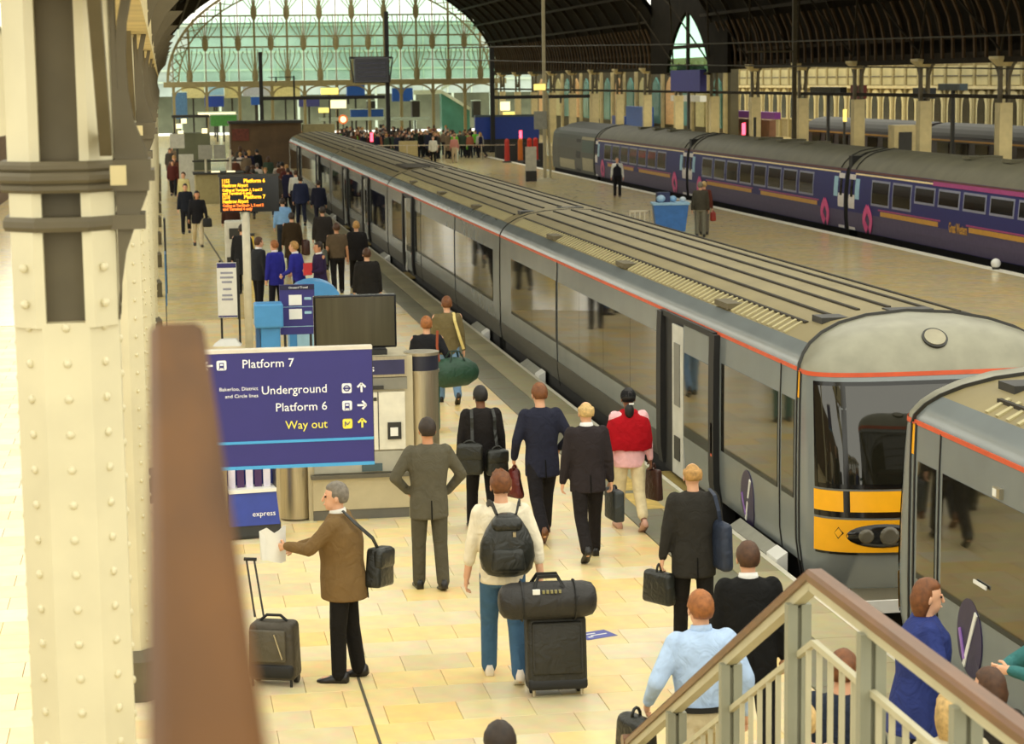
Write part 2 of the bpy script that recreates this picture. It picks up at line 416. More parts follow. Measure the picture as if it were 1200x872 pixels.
MB().b2(30.32,30.48,yc-4.5,yc+4.5,6.75,6.95).build('transom', iron, gab)
MB().b2(30.32,30.48,yc-5,yc+5,5.2,5.36).build('sill', iron, gab)
glassG = glass_mat('pale_green_glass', (214,240,228), .05)
for sgn in (-1,1):
    for za, zb in ((5.36,6.75),(6.95,8.85)):
        pts = []
        for k in range(7):
            z = za+(zb-za)*k/6; pts.append((yc+sgn*max(.16,lance(z)), z))
        poly = [(yc+sgn*.16, za)]+pts+[(yc+sgn*.16, zb)]
        MB().prism(poly, 'x', 30.39, 30.41).build('pane', glassG, gab)
# ------------------------------------------------------------------ right column row
rc = []
for i in range(17):
    Y = 59.1+8.5*i
    if i == 0:
        t = thing('column', 'x', 'column', (31,Y,0), 0, 'cream columns of the right row')
        MB().b2(-.25,.25,-.25,.25,0,4.0).build('shaft', cream2, t)
        a = MB()
        for sx in (-.16,.16): a.b2(sx-.06,sx+.06,-.10,.10,4.0,5.5)
        a.build('neck', greybrown, t)
        MB().loft([[(sx*w,sy*w,z) for sx,sy in ((-1,-1),(1,-1),(1,1),(-1,1))] for w,z in ((.22,5.35),(.45,5.62),(.45,5.72))]).build('capital', cream2, t)
        a = MB()
        for sg in (-1,1): a.sweep([(0,sg*(.2+q*.9),4.4+1.1*math.sin(q*PI/2)) for q in [k/6 for k in range(7)]], .08,.08,(1,0,0))
        a.build('bracket', greybrown, t); c0 = t
    else: t = dup(c0, (31,Y,0))
    px = {2:'rightmost cream square column behind the purple train',3:'cream square column above the gap in the purple coaches, second from the right',4:'cream square column third from the right behind the purple coaches',5:'cream square column fourth from the right with a signal light near it',6:'cream square column to the right of the pointed roof window'}
    t['label'] = px.get(i, 'cream square column of the right row, far back beside the main roof' if i > 6 else 'cream square column of the right row, beyond the right edge of the photo')
gi = struct(MB().b2(30.8,31.2,45,YE,5.5,5.8).build('trim_3', iron))
struct(MB().b2(30.9,31.1,60,YE,4.15,4.3).build('trim_3', iron))
# ------------------------------------------------------------------ side span: roof haunches and arcaded wall
wr = struct(MB().b2(52,53,60,235,-1.2,7).build('wall_right', mat('wall_drab_cream',(134,120,80),.8,var=.2)))
m_ = MB()
for sgn in (-1,1):
    pr = [(41.5+sgn*10.3*math.sin(math.radians(a)), 5.8+6*math.cos(math.radians(a))) for a in (90,80,70,60,50,40,30)]
    m_.loft([[(x,20,z) for x,z in pr],[(x,116,z) for x,z in pr]], cap=False, closed=False)
struct(m_.build('ceiling', roofmat))
def archpoly(w, z0, zs_, zt, n=6):
    p = [(-w,z0),(w,z0)]
    for k in range(n+1):
        q = k/n; p.append((w*math.cos(q*PI/2)**.8 if k < n else 0, zs_+(zt-zs_)*math.sin(q*PI/2)))
    for k in range(n-1,-1,-1):
        q = k/n; p.append((-w*math.cos(q*PI/2)**.8, zs_+(zt-zs_)*math.sin(q*PI/2)))
    return p
pilm = MB().b2(-.16,0,-.14,.14,0,6.6).mesh('pilaster'); pilm.materials.append(mat('bay_stone',(160,146,100),.7,var=.15))
arcm = MB().prism(archpoly(.92,1.5,2.9,4.05),'x',-.12,-.02).mesh('arch_surround'); arcm.materials.append(mat('pale_stone',(216,202,150),.7,var=.1))
win_d = mat('dark_arch_glass', (48,42,26), .2, var=.4, scale=1)  # dark glass tone of the arcade windows
arcw = MB().prism(archpoly(.62,1.6,2.8,3.65),'x',-.16,-.10).mesh('arch_window'); arcw.materials.append(win_d)
upm = MB().b2(-.1,0,-.95,.95,4.35,5.6).mesh('upper_window'); upm.materials.append(mat('blind_window',(184,172,122),.5,var=.15,scale=1))
barm = MB().b2(-.16,0,-1,1,4.92,5.0).mesh('glazing_bar'); barm.materials.append(greybrown)
for i in range(48):
    Y = 96+i*2.6
    obj('pilaster', pilm, None, wr, (52,Y,0)); obj('arch_surround', arcm, None, wr, (52,Y+1.3,0))
    obj('arch_window', arcw, None, wr, (52,Y+1.3,0)); obj('upper_window', upm, None, wr, (52,Y+1.3,0)); obj('glazing_bar', barm, None, wr, (52,Y+1.3,0))
MB().b2(51.7,52,60,235,4.1,4.3).build('string_course', cream2, wr)
# boxes of shops at the back of the side span
# ------------------------------------------------------------------ end screen
SY = 200.
scr = bpy.data.objects.new('window_1', None); COL.objects.link(scr); scr['kind'] = 'structure'
lat = mat('lattice_cream_iron', (150,140,98), .6, var=.1)
SX, SA, SZ, SH = 16.2, 15.5, 5.2, 10.2
def sh_(x): return SZ+SH*math.sqrt(max(0,1-((x-SX)/SA)**2))
MB().b2(SX-SA-.4,SX+SA+.4,SY-.4,SY+.4,4.75,5.25).build('transom_beam', lat, scr)
MB().sweep([(SX-SA*math.cos(PI*k/40),SY,SZ+SH*math.sin(PI*k/40)) for k in range(41)], .24,.3,(0,1,0)).build('arch_frame', lat, scr)
gr = MB()
for k in range(40):     # lattice edge of the arch
    a0, a1 = PI*k/40, PI*(k+1)/40
    P = lambda a, s: (SX-(SA-s)*math.cos(a), SY, SZ+(SH-s)*math.sin(a))
    gr.bar(P(a0,.1),P(a1,1.0),.08,.08,(0,1,0)); gr.bar(P(a0,1.0),P(a1,.1),.08,.08,(0,1,0))
gr.sweep([(SX-(SA-1)*math.cos(PI*k/40),SY,SZ+(SH-1)*math.sin(PI*k/40)) for k in range(41)], .14,.14,(0,1,0))
gr.build('arch_lattice', lat, scr, kind='stuff')
xs = [SX-15+1.5*i for i in range(21)]
for i, x in enumerate(xs):
    r = .10 if i%2 else .05
    MB().b2(x-r,x+r,SY-.08,SY+.08,5.2,max(5.4,sh_(x)-.2)).build('mullion', lat, scr)
for z in (8.35,9.3,11.2):
    h = SA*math.sqrt(1-((z-SZ)/SH)**2)
    MB().b2(SX-h,SX+h,SY-.07,SY+.07,z-.07,z+.07).build('transom', lat, scr)
def tulip(x, z, h, w):
    m_ = MB()
    for s in (-1,1):
        for a, b in ((1.,1.),(.55,1.1),(.2,1.05)):
            m_.tube([(x+s*w*a*math.sin(q*PI/2)**1.3*(1 if q < .8 else 1-.25*(q-.8)/.2*(a > .9)),SY,z+h*b*q) for q in [k/7 for k in range(8)]], .055, 4)
    m_.ell((x,SY,z+.1),(.3,.12,.75),8,6); m_.build('tracery', lat, scr)
for i in range(10):
    x = SX-13.5+3*i
    for z, h in ((5.6,2.4),(8.6,2.4),(11.4,2.2)):
        xx = x + (1.5 if z == 8.6 else 0)
        if z+h*.6 < sh_(xx): tulip(xx, z, h, 1.35)
tealp = glass_mat('teal_screen_glass', (226,242,234), .04)
for i in range(20):
    x0, x1 = xs[i]+.1, xs[i+1]-.1
    lv = [5.25,8.28,9.23,11.13,15]
    for a, b in zip(lv, lv[1:]):
        h0, h1 = sh_(x0)-.3, sh_(x1)-.3
        if min(h0,h1) < a+.2: continue
        MB().prism([(x0,a+.05),(x1,a+.05),(x1,min(b,h1)),(x0,min(b,h0))],'y',SY-.01,SY+.01).build('pane', tealp, scr)
for i in range(11):       # short posts and small arches below the beam
    x = SX-15+3*i
    MB().b2(x-.13,x+.13,SY-.13,SY+.13,0,4.8).build('post', lat, scr)
    if i < 10:
        MB().sweep([(x+1.5-1.4*math.cos(PI*k/10),SY,3.9+.85*math.sin(PI*k/10)) for k in range(11)], .14,.12,(0,1,0)).build('small_arch', lat, scr)
# ------------------------------------------------------------------ concourse buildings beyond the screen
tealb = mat('teal_glazed_wall', (178,196,192), .25, var=.25, scale=.3)
pale = mat('pale_green_frame', (196,214,196), .5, var=.05)
shop = thing('concourse_building', 'pale green glazed building beyond the lattice end screen', 'building', (0,222,0))
MB().b2(-14,48,0,8,3.8,10.9).build('glazed_wall', tealb, shop)
for i in range(24): MB().b2(-13+2.5*i-.06,-13+2.5*i+.06,-.15,0,3.8,10.6).build('frame_post', pale, shop)
for z in (5.2,6.4,8.2,10.9): MB().b2(-14,48,-.2,0,z-.1,z+.1).build('frame_rail', pale, shop)
MB().b2(-14,48,.5,8,10.9,11.2).build('roof', mat('grey_green_roof',(126,150,140),.6), shop)
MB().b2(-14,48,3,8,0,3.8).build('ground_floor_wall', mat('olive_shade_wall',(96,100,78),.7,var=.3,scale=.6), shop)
for i in range(12): MB().b2(-10+4*i-.12,-10+4*i+.12,-.2,.1,0,3.8).build('pillar', pale, shop)
blue = mat('sign_blue', (28,84,176), .4, var=.08)
dblue = mat('deep_blue', (22,58,150), .4, var=.1)
yel = mat('lit_yellow_sign', (250,226,120), .5, var=.05, emit=1.2)
wlit = mat('lit_white_sign', (255,240,190), .5, var=.03, emit=1.3)
redlit = mat('red_signal_lamp', (255,70,90), .4, var=.02, emit=5)
orange_led = mat('amber_led', (255,178,30), .5, var=.03, emit=1.6)
creamlit = mat('cream_lit_panel', (196,186,128), .5, var=.15, emit=.08)
paleblue = mat('pale_blue_panel', (150,190,210), .5, var=.1)
green = mat('green_awning', (80,150,70), .6, var=.2)
def at200(px, py, Y=206.):  # concourse sign positions measured on the far wall
    return ((px-190)*Y/2500, 5.1-(py-98+.013*(px-190))*Y/2500)
def shopbox(name, label, cat, px0, px1, py0, py1, m, Y=206., d=.5, lettering=None, group=None):
    x0, z1 = at200(px0, py0, Y); x1, z0 = at200(px1, py1, Y)
    t = thing(name, label, cat, ((x0+x1)/2,Y,max(0,min(z0,z1))), 0, group); z0 -= t.location.z; z1 -= t.location.z
    MB().b2(-(x1-x0)/2,(x1-x0)/2,0,d,z0,z1).build('panel', m, t)
    MB().b2(-(x1-x0)/2-.05,(x1-x0)/2+.05,.05,d+.05,z1,z1+.08).build('top_trim', pale, t)
    MB().b2(-.08,.08,d,d+.1,-t.location.z,z1).build('post', dark, t)
    return t
shopbox('shop_sign','dark blue shop sign at the far left under the end screen','sign',240,262,112,124,dblue)
shopbox('advert_board','pale blue panel above the dark blue shop sign at far left','panel',245,262,98,111,paleblue,207)
shopbox('advert_board','tall faded blue panel beside the left column row, far end','panel',203,220,108,138,mat('dusty_blue',(70,110,150),.5,var=.2))
shopbox('shop_fascia','cream lit fascia at the far left between the first screen posts','sign',214,240,99,114,creamlit,208)
shopbox('shop_fascia','cream lit fascia to the right of the pale blue panel','sign',263,280,99,114,creamlit,208)
shopbox('shop_fascia','wide cream lit fascia left of the yellow hanging sign','sign',316,350,99,114,creamlit,208)
shopbox('shop_sign','small blue sign just left of the leftmost dark mast','sign',293,304,113,122,blue)
shopbox('advert_board','pale lilac panel behind the leftmost dark mast','panel',284,316,99,112,mat('lilac_grey',(170,176,190),.5),209)
shopbox('awning','green and yellow awning of a far shop at the left','awning',246,276,134,146,green,190)
shopbox('lit_strip','white lit strip above the green awning','light',232,275,131,134,wlit,191)
shopbox('departure_screen','yellow lit hanging indicator left of the blue signs','sign',374,394,103,110,yel,193,.3)
shopbox('lit_sign','bright cream lit sign under the yellow indicator','sign',383,403,117,126,wlit,195,.3)
shopbox('lit_sign','small yellow lit sign left of the round lit sign','sign',371,384,126,131,yel,197,.3)
shopbox('shop_sign','upper blue shop front sign right of the yellow indicator','sign',404,425,97,114,blue,205)
shopbox('shop_sign','low wide blue fascia below the upper blue sign','sign',408,446,128,137,blue,201.6)
shopbox('shop_sign','blue stepped sign just right of the hanging monitor','sign',457,481,103,118,blue,205)
shopbox('shop_sign','violet blue fascia left of the bright cream lit sign','sign',348,372,116,124,mat('violet_blue',(60,64,130),.5),207)
shopbox('advert_board','pale canopy strip above the crowd at mid concourse','panel',372,447,138,140,pale,195,.2)
shopbox('advert_board','white canopy strip right of the hanging monitor','panel',455,500,138,140,pale,195,.2)
shopbox('lit_sign','square cream lit sign right of the third dark mast','sign',585,596,119,129,wlit,190,.3)
shopbox('lit_sign','pair of low yellow lamps below the square cream sign','light',588,602,131,135,yel,188.8,.3)
for px in (432,484,556): shopbox('kiosk','dark square kiosk block on the concourse skyline, '+{432:'leftmost, under the hanging monitor',484:'middle, right of the tall mast',556:'rightmost, beside the blue hoarding'}[px],'kiosk',px-4,px+5,118,137,dark,203,1.,group='dark kiosks on the far concourse')
# round lit sign
x, z = at200(399, 139, 192)
t = thing('round_sign', 'round orange and white lit sign above the crowd', 'sign', (x,192,0)); MB().cyl((0,0,z),(0,.15,z),.42,n=20).build('disc', mat('orange_sign',(230,120,60),.5,emit=.6), t)
MB().cyl((0,-.02,z),(0,0,z),.27,n=20).build('disc_centre', wlit, t); MB().b2(-.05,.05,.02,.12,0,z).build('post', dark, t)
# glazed stair / escalator
es = thing('escalator', 'teal glazed escalator rising to the left behind the crowd', 'escalator', (0,204,0))
def pz(px, py, Y=204): x, z = at200(px,py,Y); return (x,0,z)
for dy in (0,1.6):
    MB().bar((pz(515,107)[0],dy,pz(515,107)[2]),(pz(548,127)[0],dy,pz(548,127)[2]),.2,.28).build('stringer', mat('pale_steel',(214,226,206),.4), es)
MB().loft([[(pz(515,108)[0],.05,pz(515,109)[2]),(pz(548,128)[0],.05,pz(548,129)[2]),(pz(548,128)[0],1.5,pz(548,129)[2]),(pz(515,108)[0],1.5,pz(515,109)[2])],[(pz(515,108)[0],.05,0),(pz(548,128)[0],.05,0),(pz(548,128)[0],1.5,0),(pz(515,108)[0],1.5,0)]]).build('glazed_side', mat('teal_glass_panel',(76,140,128),.2,var=.15,scale=1), es)
MB().bar((pz(515,107)[0],0,pz(515,107)[2]),(pz(482,108)[0],0,pz(482,108)[2]),.3,.4).build('landing_edge', mat('pale_steel',(214,226,206),.4), es)
MB().bar((pz(516,104)[0],.8,pz(516,104)[2]),(pz(532,94)[0],.8,pz(532,94)[2]),.15,.3).build('upper_flight', mat('pale_steel',(214,226,206),.4), es)
# shop fronts between the far right columns (behind the right row)
wf = struct(MB().b2(34.5,35,128,199,0,5.6).build('wall_right', mat('dim_shop_wall',(84,78,54),.7,var=.3,scale=.5)))
tealw = mat('teal_window', (110,160,150), .2, var=.2, scale=.5)
for i in range(16):
    Y = 131+i*4.2
    m_ = (tealw, creamlit, tealw, mat('peach_shop',(214,170,110),.5,var=.2,emit=.15))[i%4]
    MB().prism([(Y-1.1,1.9),(Y+1.1,1.9),(Y+1.1,4.0),(Y+.8,4.7),(Y,5.1),(Y-.8,4.7),(Y-1.1,4.0)],'x',34.38,34.5).build('shop_window', m_, wf)
    MB().b2(34.3,34.5,Y-2.3,Y-1.9,0,5.6).build('pilaster', cream2, wf)
def sidebox(name,label,cat,px0,px1,py0,py1,X,m):
    Ya, Yb = X*2500/(px1-188), X*2500/(px0-188)
    Ym = (Ya+Yb)/2; z1 = 5.1-(py0-98+.013*(px0-190))*Ym/2500; z0 = 5.1-(py1-98+.013*(px0-190))*Ym/2500
    t = thing(name,label,cat,(X,Ym,0)); MB().b2(-.1,.3,-(Yb-Ya)/2,(Yb-Ya)/2,z0,z1).build('panel', m, t)
    MB().b2(.05,.2,-.1,.1,0,z0).build('post', dark, t); return t
sidebox('hoarding','violet blue banner hung below the pointed roof window','banner',790,826,82,107,30.2,mat('banner_violet',(52,50,120),.6,var=.1))
sidebox('fascia','small white fascia under the violet banner','sign',790,826,112,119,32.5,white)
sidebox('hoarding','blue striped hoarding between the far right columns','hoarding',735,762,125,150,33,blue)
sidebox('hoarding','low dark blue hoarding left of the striped one','hoarding',718,734,136,150,33,dblue)
sidebox('shop_sign','purple shop sign beyond the purple train roof','sign',862,918,131,139,36,mat('purple_sign',(104,40,110),.5,emit=.2))
sidebox('shop','brown shop front under the purple sign','shop',862,912,140,162,36.5,mat('brown_shop',(120,84,60),.7,var=.4,scale=1))
sidebox('barrier_wall','pale low wall between the far columns left of the purple sign','wall',783,830,140,152,36,mat('pale_wall',(176,164,126),.8,var=.1))
sidebox('hanging_sign','dark long hanging sign between the right columns','sign',962,1000,102,110,38,blackgloss)
sidebox('hanging_sign','dark red square hanging sign between the right columns','sign',1013,1025,100,116,38,mat('dark_red',(96,30,24),.6))
sidebox('hanging_sign','dark square hanging sign right of the red one','sign',1092,1112,103,116,38,mat('slate_sign',(40,44,48),.5))
sidebox('hanging_sign','long slate blue hanging sign at the far right','sign',1124,1152,98,106,38,mat('slate_blue',(70,84,90),.5))
# ------------------------------------------------------------------ masts, gantries, monitor
mastm = mat('mast_black', (26,26,24), .6, var=.1)
def mast(label, x, Y, zt, r=.13, m=mastm, arms=()):
    t = thing('overhead_line_mast', label, 'mast', (x,Y,0), 0)
    MB().b2(-r,r,-r,r,0,zt).build('pole', m, t); MB().b2(-r*2,r*2,-r*2,r*2,0,.12).build('base_plate', m, t)
    for z, x1, h in arms: MB().b2(0,x1,-.1,.1,z-h/2,z+h/2).build('cross_beam', m, t)
    for z, x1, h in arms: MB().cyl((x1*.7,0,z-h/2-.35),(x1*.7,0,z-h/2),.07,n=8).build('insulator', dark, t)
    return t
mast('leftmost black mast with a long beam to the right', 6.9,150,7.2,.13,mastm,((4.0,8.6,.24),))
mast('tall black mast carrying the dark hanging monitor', 15.7,150,9.9,.14,mastm,())
mast('black mast at the right of the lattice arch with beam to the right', 23.1,150,7.4,.15,mastm,((3.85,7,.24),))
mast('slender dark mast between the left two black masts', 10.4,170,5.6,.07,mastm,((5.5,-2,.06),))
mon = thing('hanging_monitor', 'big dark information monitor clamped to the tall mast in the arch', 'monitor', (14.55,149.6,0))
rbox((2.45,.35,1.75),.04,1,loc=(0,0,5.85)).build('cabinet', blackgloss, mon)
MB().b2(-1.1,1.1,-.2,-.18,5.1,6.6).build('screen', mat('dim_screen',(34,34,44),.2), mon)
for s in (-1,1): MB().bar((s*1.25,0,5.0),(s*1.5,0,6.75),.1,.1).build('side_arm', dark, mon)
MB().b2(-1.5,1.5,.1,.25,6.65,6.8).build('top_bar', dark, mon)
for i in range(4): MB().b2(-.95,.95,-.215,-.2,6.3-.3*i,6.36-.3*i).build('text_row', mat('screen_row',(70,72,96),.4), mon)
pm = mast('pale grey lamp mast standing on the far platform with notices', 18.95,106,10.4,.075,mat('pale_mast',(176,166,132),.5),())
MB().b2(-.5,.05,-.12,.12,4.55,4.85).build('lit_sign', yel, pm)
MB().b2(-.55,.1,-.15,-.1,2.6,3.5).build('notice_plate', mat('grey_notice',(150,150,138),.6), pm)
MB().cyl((0,0,0),(0,0,.16),.55,.3,16).build('concrete_foot', mat('pale_concrete',(190,180,146),.8), pm)
MB().cyl((.3,0,0),(.15,0,4.4),.06,n=8).build('stay_pole', mat('pale_mast',(176,166,132),.5), pm)
nb = thing('notice_stand', 'white upright notice on a low frame beside the pale lamp mast', 'notice', (18.15,105.6,0))
MB().b2(-.25,.3,-.04,.04,.55,1.75).build('notice_panel', mat('dull_white',(200,196,180),.6), nb); MB().b2(-.25,.3,-.06,.06,.02,.55).build('dark_base', dark, nb)
mast('thin dark mast rising behind the purple train roof', 28.6,95,9.2,.09,mat('brown_mast',(70,62,40),.7),((6.2,-2.2,.08),))
mast('pale thin mast at the left of the purple train roof', 25.9,92,3.3,.05,dark,())
wr_ = mat('contact_wire', (60,56,44), .6)
for nm, p0, p1 in (('contact wire stretched across the hall above the purple train',(16,120,6.9),(30.3,60,6.3)),('second contact wire stretched below the first',(17,140,6.5),(30.4,70,5.2))):
    tag(MB().tube([p0,((p0[0]+p1[0])/2,(p0[1]+p1[1])/2,(p0[2]+p1[2])/2-.1),p1],.03,5).build('overhead_wire', wr_), nm, 'wire')
# buffer stop lights, barrier posts, hoardings at the buffers
def lamp(label, x, Y, z):
    t = thing('buffer_stop_lamp', label, 'lamp', (x,Y,0)); MB().b2(-.05,.05,-.05,.05,0,z-.3).build('post', dark, t)
    MB().cyl((0,0,z-.28),(0,0,z+.28),.09,n=10).build('lamp', redlit, t); MB().cyl((0,0,z+.28),(0,0,z+.33),.12,n=10).build('cap', dark, t)
lamp('red lamp at the buffers beside the far grey train roof',13.05,135,1.6); lamp('red lamp in front of the blue hoarding',22.75,136,1.55); lamp('red lamp between cream columns behind the purple train',27.6,100,2.6)
t = thing('hoarding', 'long royal blue hoarding behind the buffer stops', 'hoarding', (24.3,151,0)); MB().b2(-2.3,2.3,0,.4,.9,2.45).build('panel', dblue, t); MB().b2(-2.3,2.3,0,.6,2.45,2.6).build('top_edge', mat('slate_blue',(70,84,90),.5), t); MB().b2(-2.3,2.3,.05,.35,0,.9).build('dark_base', dark, t)
t = thing('buffer_stop', 'dark buffer stop wall below the blue hoarding', 'buffer', (23.3,139.5,0)); MB().b2(-1.6,1.6,0,.6,-1.2,.9).build('beam', dark, t)
t = thing('buffer_block', 'pale concrete block at the buffers above the grey train roof', 'block', (15.6,137,0)); MB().b2(-.55,.6,0,.6,0,1.25).build('block', mat('pale_concrete2',(178,164,116),.8), t)
for i, (x, c, l) in enumerate(((21.0,(170,40,30),'dark red marker post left of the orange one'),(21.9,(196,104,30),'orange marker post in front of the blue hoarding'),(22.55,(204,50,30),'thick red marker post next to the orange one'),(23.0,(196,44,30),'slim red marker post nearest the red lamp'))):
    t = thing('marker_post', l, 'post', (x+.05,131+.4*i,0)); MB().cyl((0,0,.1),(0,0,1.25),.17,.15,10).build('post', mat('post_%d'%i,c,.6), t); MB().cyl((0,0,0),(0,0,.1),.3,.25,10).build('foot', dark, t); MB().ell((0,0,1.3),(.16,.16,.18),8,6).build('head', mat('post_%d'%i,c,.6), t)
# rope barrier rail in front of the crowd
t = thing('barrier_rail', 'thin metal rail across the concourse in front of the crowd', 'barrier', (17,136,0)); MB().bar((-4,0,1.05),(5.4,0,.92),.05,.05).build('rail', steel, t)
for k in range(5): MB().b2(-4+2.4*k-.03,-4+2.4*k+.03,-.03,.03,0,1.0).build('post', steel, t)
# ------------------------------------------------------------------ trains
tgrey = mat('train_grey', (124,131,132), .25, metal=.15, var=.06, scale=1.5)
tlow = mat('train_lower_grey', (140,140,128), .4, metal=.1, var=.08, scale=1.5)
troof = mat('train_roof_olive', (128,116,78), .6, var=.12, scale=1.2)
tnose = mat('silver_dome', (138,136,118), .42, metal=.3, var=.12, scale=4)
tglass = mat('train_glass', (28,27,20), .04, var=.1, spec=.9)
torange = mat('orange_stripe', (206,84,44), .5)
tyel = mat('cab_yellow', (246,176,18), .4, var=.05)
tpanel = mat('pale_door_panel', (198,198,190), .4)
tridge = mat('roof_groove', (44,38,26), .8)
trib = mat('roof_corrugation', (176,166,124), .55)
plum = mat('emblem_plum', (44,34,74), .4)
under = mat('underframe', (24,23,21), .8, var=.3)
XC, HW = 7.8, 1.4
BODY = [(-.30,1.30),(.08,1.365),(.3,1.395),(.65,1.40),(1.2,1.40),(1.75,1.395),(2.08,1.385)]
ROOF = [(2.08,1.385),(2.14,1.375),(2.24,1.31),(2.33,1.21),(2.42,1.05),(2.50,.82),(2.56,.48),(2.585,.0)]
Y0 = {-.30:.34,.08:.12,.3:.03,.65:0.,1.2:.06,1.75:.17,2.08:.27}
def interp(tab, z):
    for (a,b),(c,d) in zip(tab, tab[1:]):
        if a <= z <= c: return b+(d-b)*(z-a)/(c-a)
    return tab[-1][1] if z > tab[-1][0] else tab[0][1]
Y0T = sorted(Y0.items()); YEND = .80
def plan(w, y0, n=28, t0=0., t1=1., ex=3.4, off=0., ye=YEND):
    pts = []
    for k in range(n+1):
        t = PI*(t0+(t1-t0)*k/n); c, s = math.cos(t), math.sin(t)
        pts.append((-(w+off)*math.copysign(abs(c)**(2/ex), c), ye-(ye-y0+off)*abs(s)**(2/ex)))
    return pts
def nose_patch(zs, t0, t1, n=16, off=0., thick=.012):
    m_ = MB(); rings = []
    for z in zs:
        rings.append([(x,y,z) for x,y in plan(interp(BODY,z),interp(Y0T,z),n,t0,t1,off=off)])
    return m_.loft(rings, cap=False, closed=False)
def side_profile():
    left = [(-w,z) for z,w in BODY]+[(-w,z) for z,w in ROOF[1:]]
    return left+[(-x,z) for x,z in reversed(left[:-1])]
def win_patch(m_, y0, y1, z0, z1, off=.008, sgn=-1, n=4):
    rr = []
    for k in range(n+1):
        z = z0+(z1-z0)*k/n; x = sgn*(interp(BODY,z)+off); rr.append([(x,y0,z),(x,y1,z)])
    a = [[(p[0],p[1],p[2]) for p in r] for r in rr]; b = [[(p[0]-sgn*.03,p[1],p[2]) for p in r] for r in rr]
    for k in range(n): m_.loft([[a[k][0],a[k][1],b[k][1],b[k][0]],[a[k+1][0],a[k+1][1],b[k+1][1],b[k+1][0]]])
    return m_
def railcar(label, ya, yb, nose=False, flip=False, wins=(), doors=(), seams=(), detail=2, emblem=None, skirt=0.):
    """local frame: y=0 at the front (nearest the camera), running to L; flip turns the nose to the far end"""
    L = yb-ya
    t = thing('train_coach', label, 'train', (XC, ya if not flip else yb, 0), PI if flip else 0)
    S = 1 if not flip else -1     # platform side in the local frame is -x (unflipped) or +x (flipped)
    sg = -S
    fs = YEND if nose else .0
    pr = side_profile(); nb = len(BODY)
    low = [(-w,z) for z,w in BODY]; 
    for s in (-1,1):
        MB().loft([[(s*w,fs,z) for z,w in BODY[1:]],[(s*w,L,z) for z,w in BODY[1:]]], cap=False, closed=False).build('body_side', tgrey, t, True)
    rf = [(-w,z) for z,w in ROOF]; rf = rf+[(-x,z) for x,z in reversed(rf[:-1])]
    rs = 1.3 if nose else 0
    RE = [.80,.82,.90,1.0,1.12,1.25,1.38,1.48] if nose else [0]*8
    strip = [(-w,z) for z,w in ROOF[:4]]
    for s in (-1,1): MB().loft([[(s*x,RE[q_],z) for q_,(x,z) in enumerate(strip)],[(s*x,L,z) for x,z in strip]], cap=False, closed=False).build('roof_shoulder', tgrey, t, True)
    top = [(-w,z) for z,w in ROOF[3:]]; top = top+[(-x,z) for x,z in reversed(top[:-1])]
    re_ = RE[3:]+RE[3:-1][::-1]
    MB().loft([[(x,re_[q_],z) for q_,(x,z) in enumerate(top)],[(x,L,z) for x,z in top]], cap=False, closed=False).build('roof', troof, t, True)
    MB().add([(x,L,z) for x,z in pr],[tuple(range(len(pr)))]).build('end_wall', dark, t)
    if not nose: MB().add([(x,0,z) for x,z in pr],[tuple(range(len(pr)))]).build('end_wall', dark, t)
    if nose:
        zs = [z for z,_ in BODY]
        nose_patch(zs, 0, 1, 32).build('nose_shell', tgrey, t, True)
        m_ = MB(); rings = []
        ry = [.27,.29,.34,.41,.50,.64,.88,1.48]
        for (z,w),y0,ye in zip(ROOF,ry,RE): rings.append([(x,y,z) for x,y in plan(w,y0,32,ye=ye)])
        m_.loft(rings, cap=False, closed=False).build('nose_dome', tnose, t, True)
        nose_patch((1.0,1.2,1.4,1.6,1.8,1.98), .13, .265, 8, .015).build('windscreen', tglass, t, True)
        nose_patch((1.0,1.2,1.4,1.6,1.8,1.98), .285, .715, 16, .015).build('windscreen', tglass, t, True)
        nose_patch((1.0,1.2,1.4,1.6,1.8,1.98), .735, .87, 8, .015).build('windscreen', tglass, t, True)
        nose_patch((.95,1.2,1.6,2.02), .115, .885, 28, .008).build('windscreen_surround', blackgloss, t, True)
        for a, b in ((.112,.262),(.288,.712),(.738,.888)): nose_patch((.72,.82,.93), a, b, 10, .014).build('yellow_panel', tyel, t, True)
        nose_patch((.66,.93), .11, .89, 28, .008).build('black_band', blackgloss, t, True)
        nose_patch((.30,.4,.5,.64), .112, .888, 28, .014).build('yellow_panel', tyel, t, True)
        nose_patch((.272,.296), .12, .88, 24, .012).build('black_line', blackgloss, t, True)
        for s in (-1,1):
            def ns(xx, zz, off):
                w_ = interp(BODY,zz); q = max(0.,1-min(1,abs(xx)/w_)**3.4)**(1/3.4); return (xx, YEND-(YEND-interp(Y0T,zz)+off)*q, zz)
            def oval(cx, cz, ra, rb, off, n=24):
                m_ = MB(); c0 = ns(cx,cz,off+.012); inn = [ns(cx+ra*.6*math.cos(2*PI*k/n),cz+rb*.6*math.sin(2*PI*k/n),off+.01) for k in range(n)]; rim = [ns(cx+ra*math.cos(2*PI*k/n),cz+rb*math.sin(2*PI*k/n),off) for k in range(n)]; bk = [ns(cx+ra*math.cos(2*PI*k/n),cz+rb*math.sin(2*PI*k/n),off-.03) for k in range(n)]
                return m_.loft([bk,rim,inn],cap=False).add(inn+[c0],[(k,(k+1)%n,n) for k in range(n)])
            cx = s*.74; oval(cx,.475,.36,.125,.02).build('headlight_housing', blackgloss, t, True)
            for dx, r in ((.17,.075),(-.06,.10)): oval(cx+dx*s,.475,r,r,.036,14).build('headlight', mat('lens',(92,88,76),.15), t, True)
            oval(s*1.17,.50,.05,.075,.018,4).build('step_socket', tyel, t); oval(s*1.17,.50,.06,.085,.016,4).build('socket_rim', blackgloss, t)
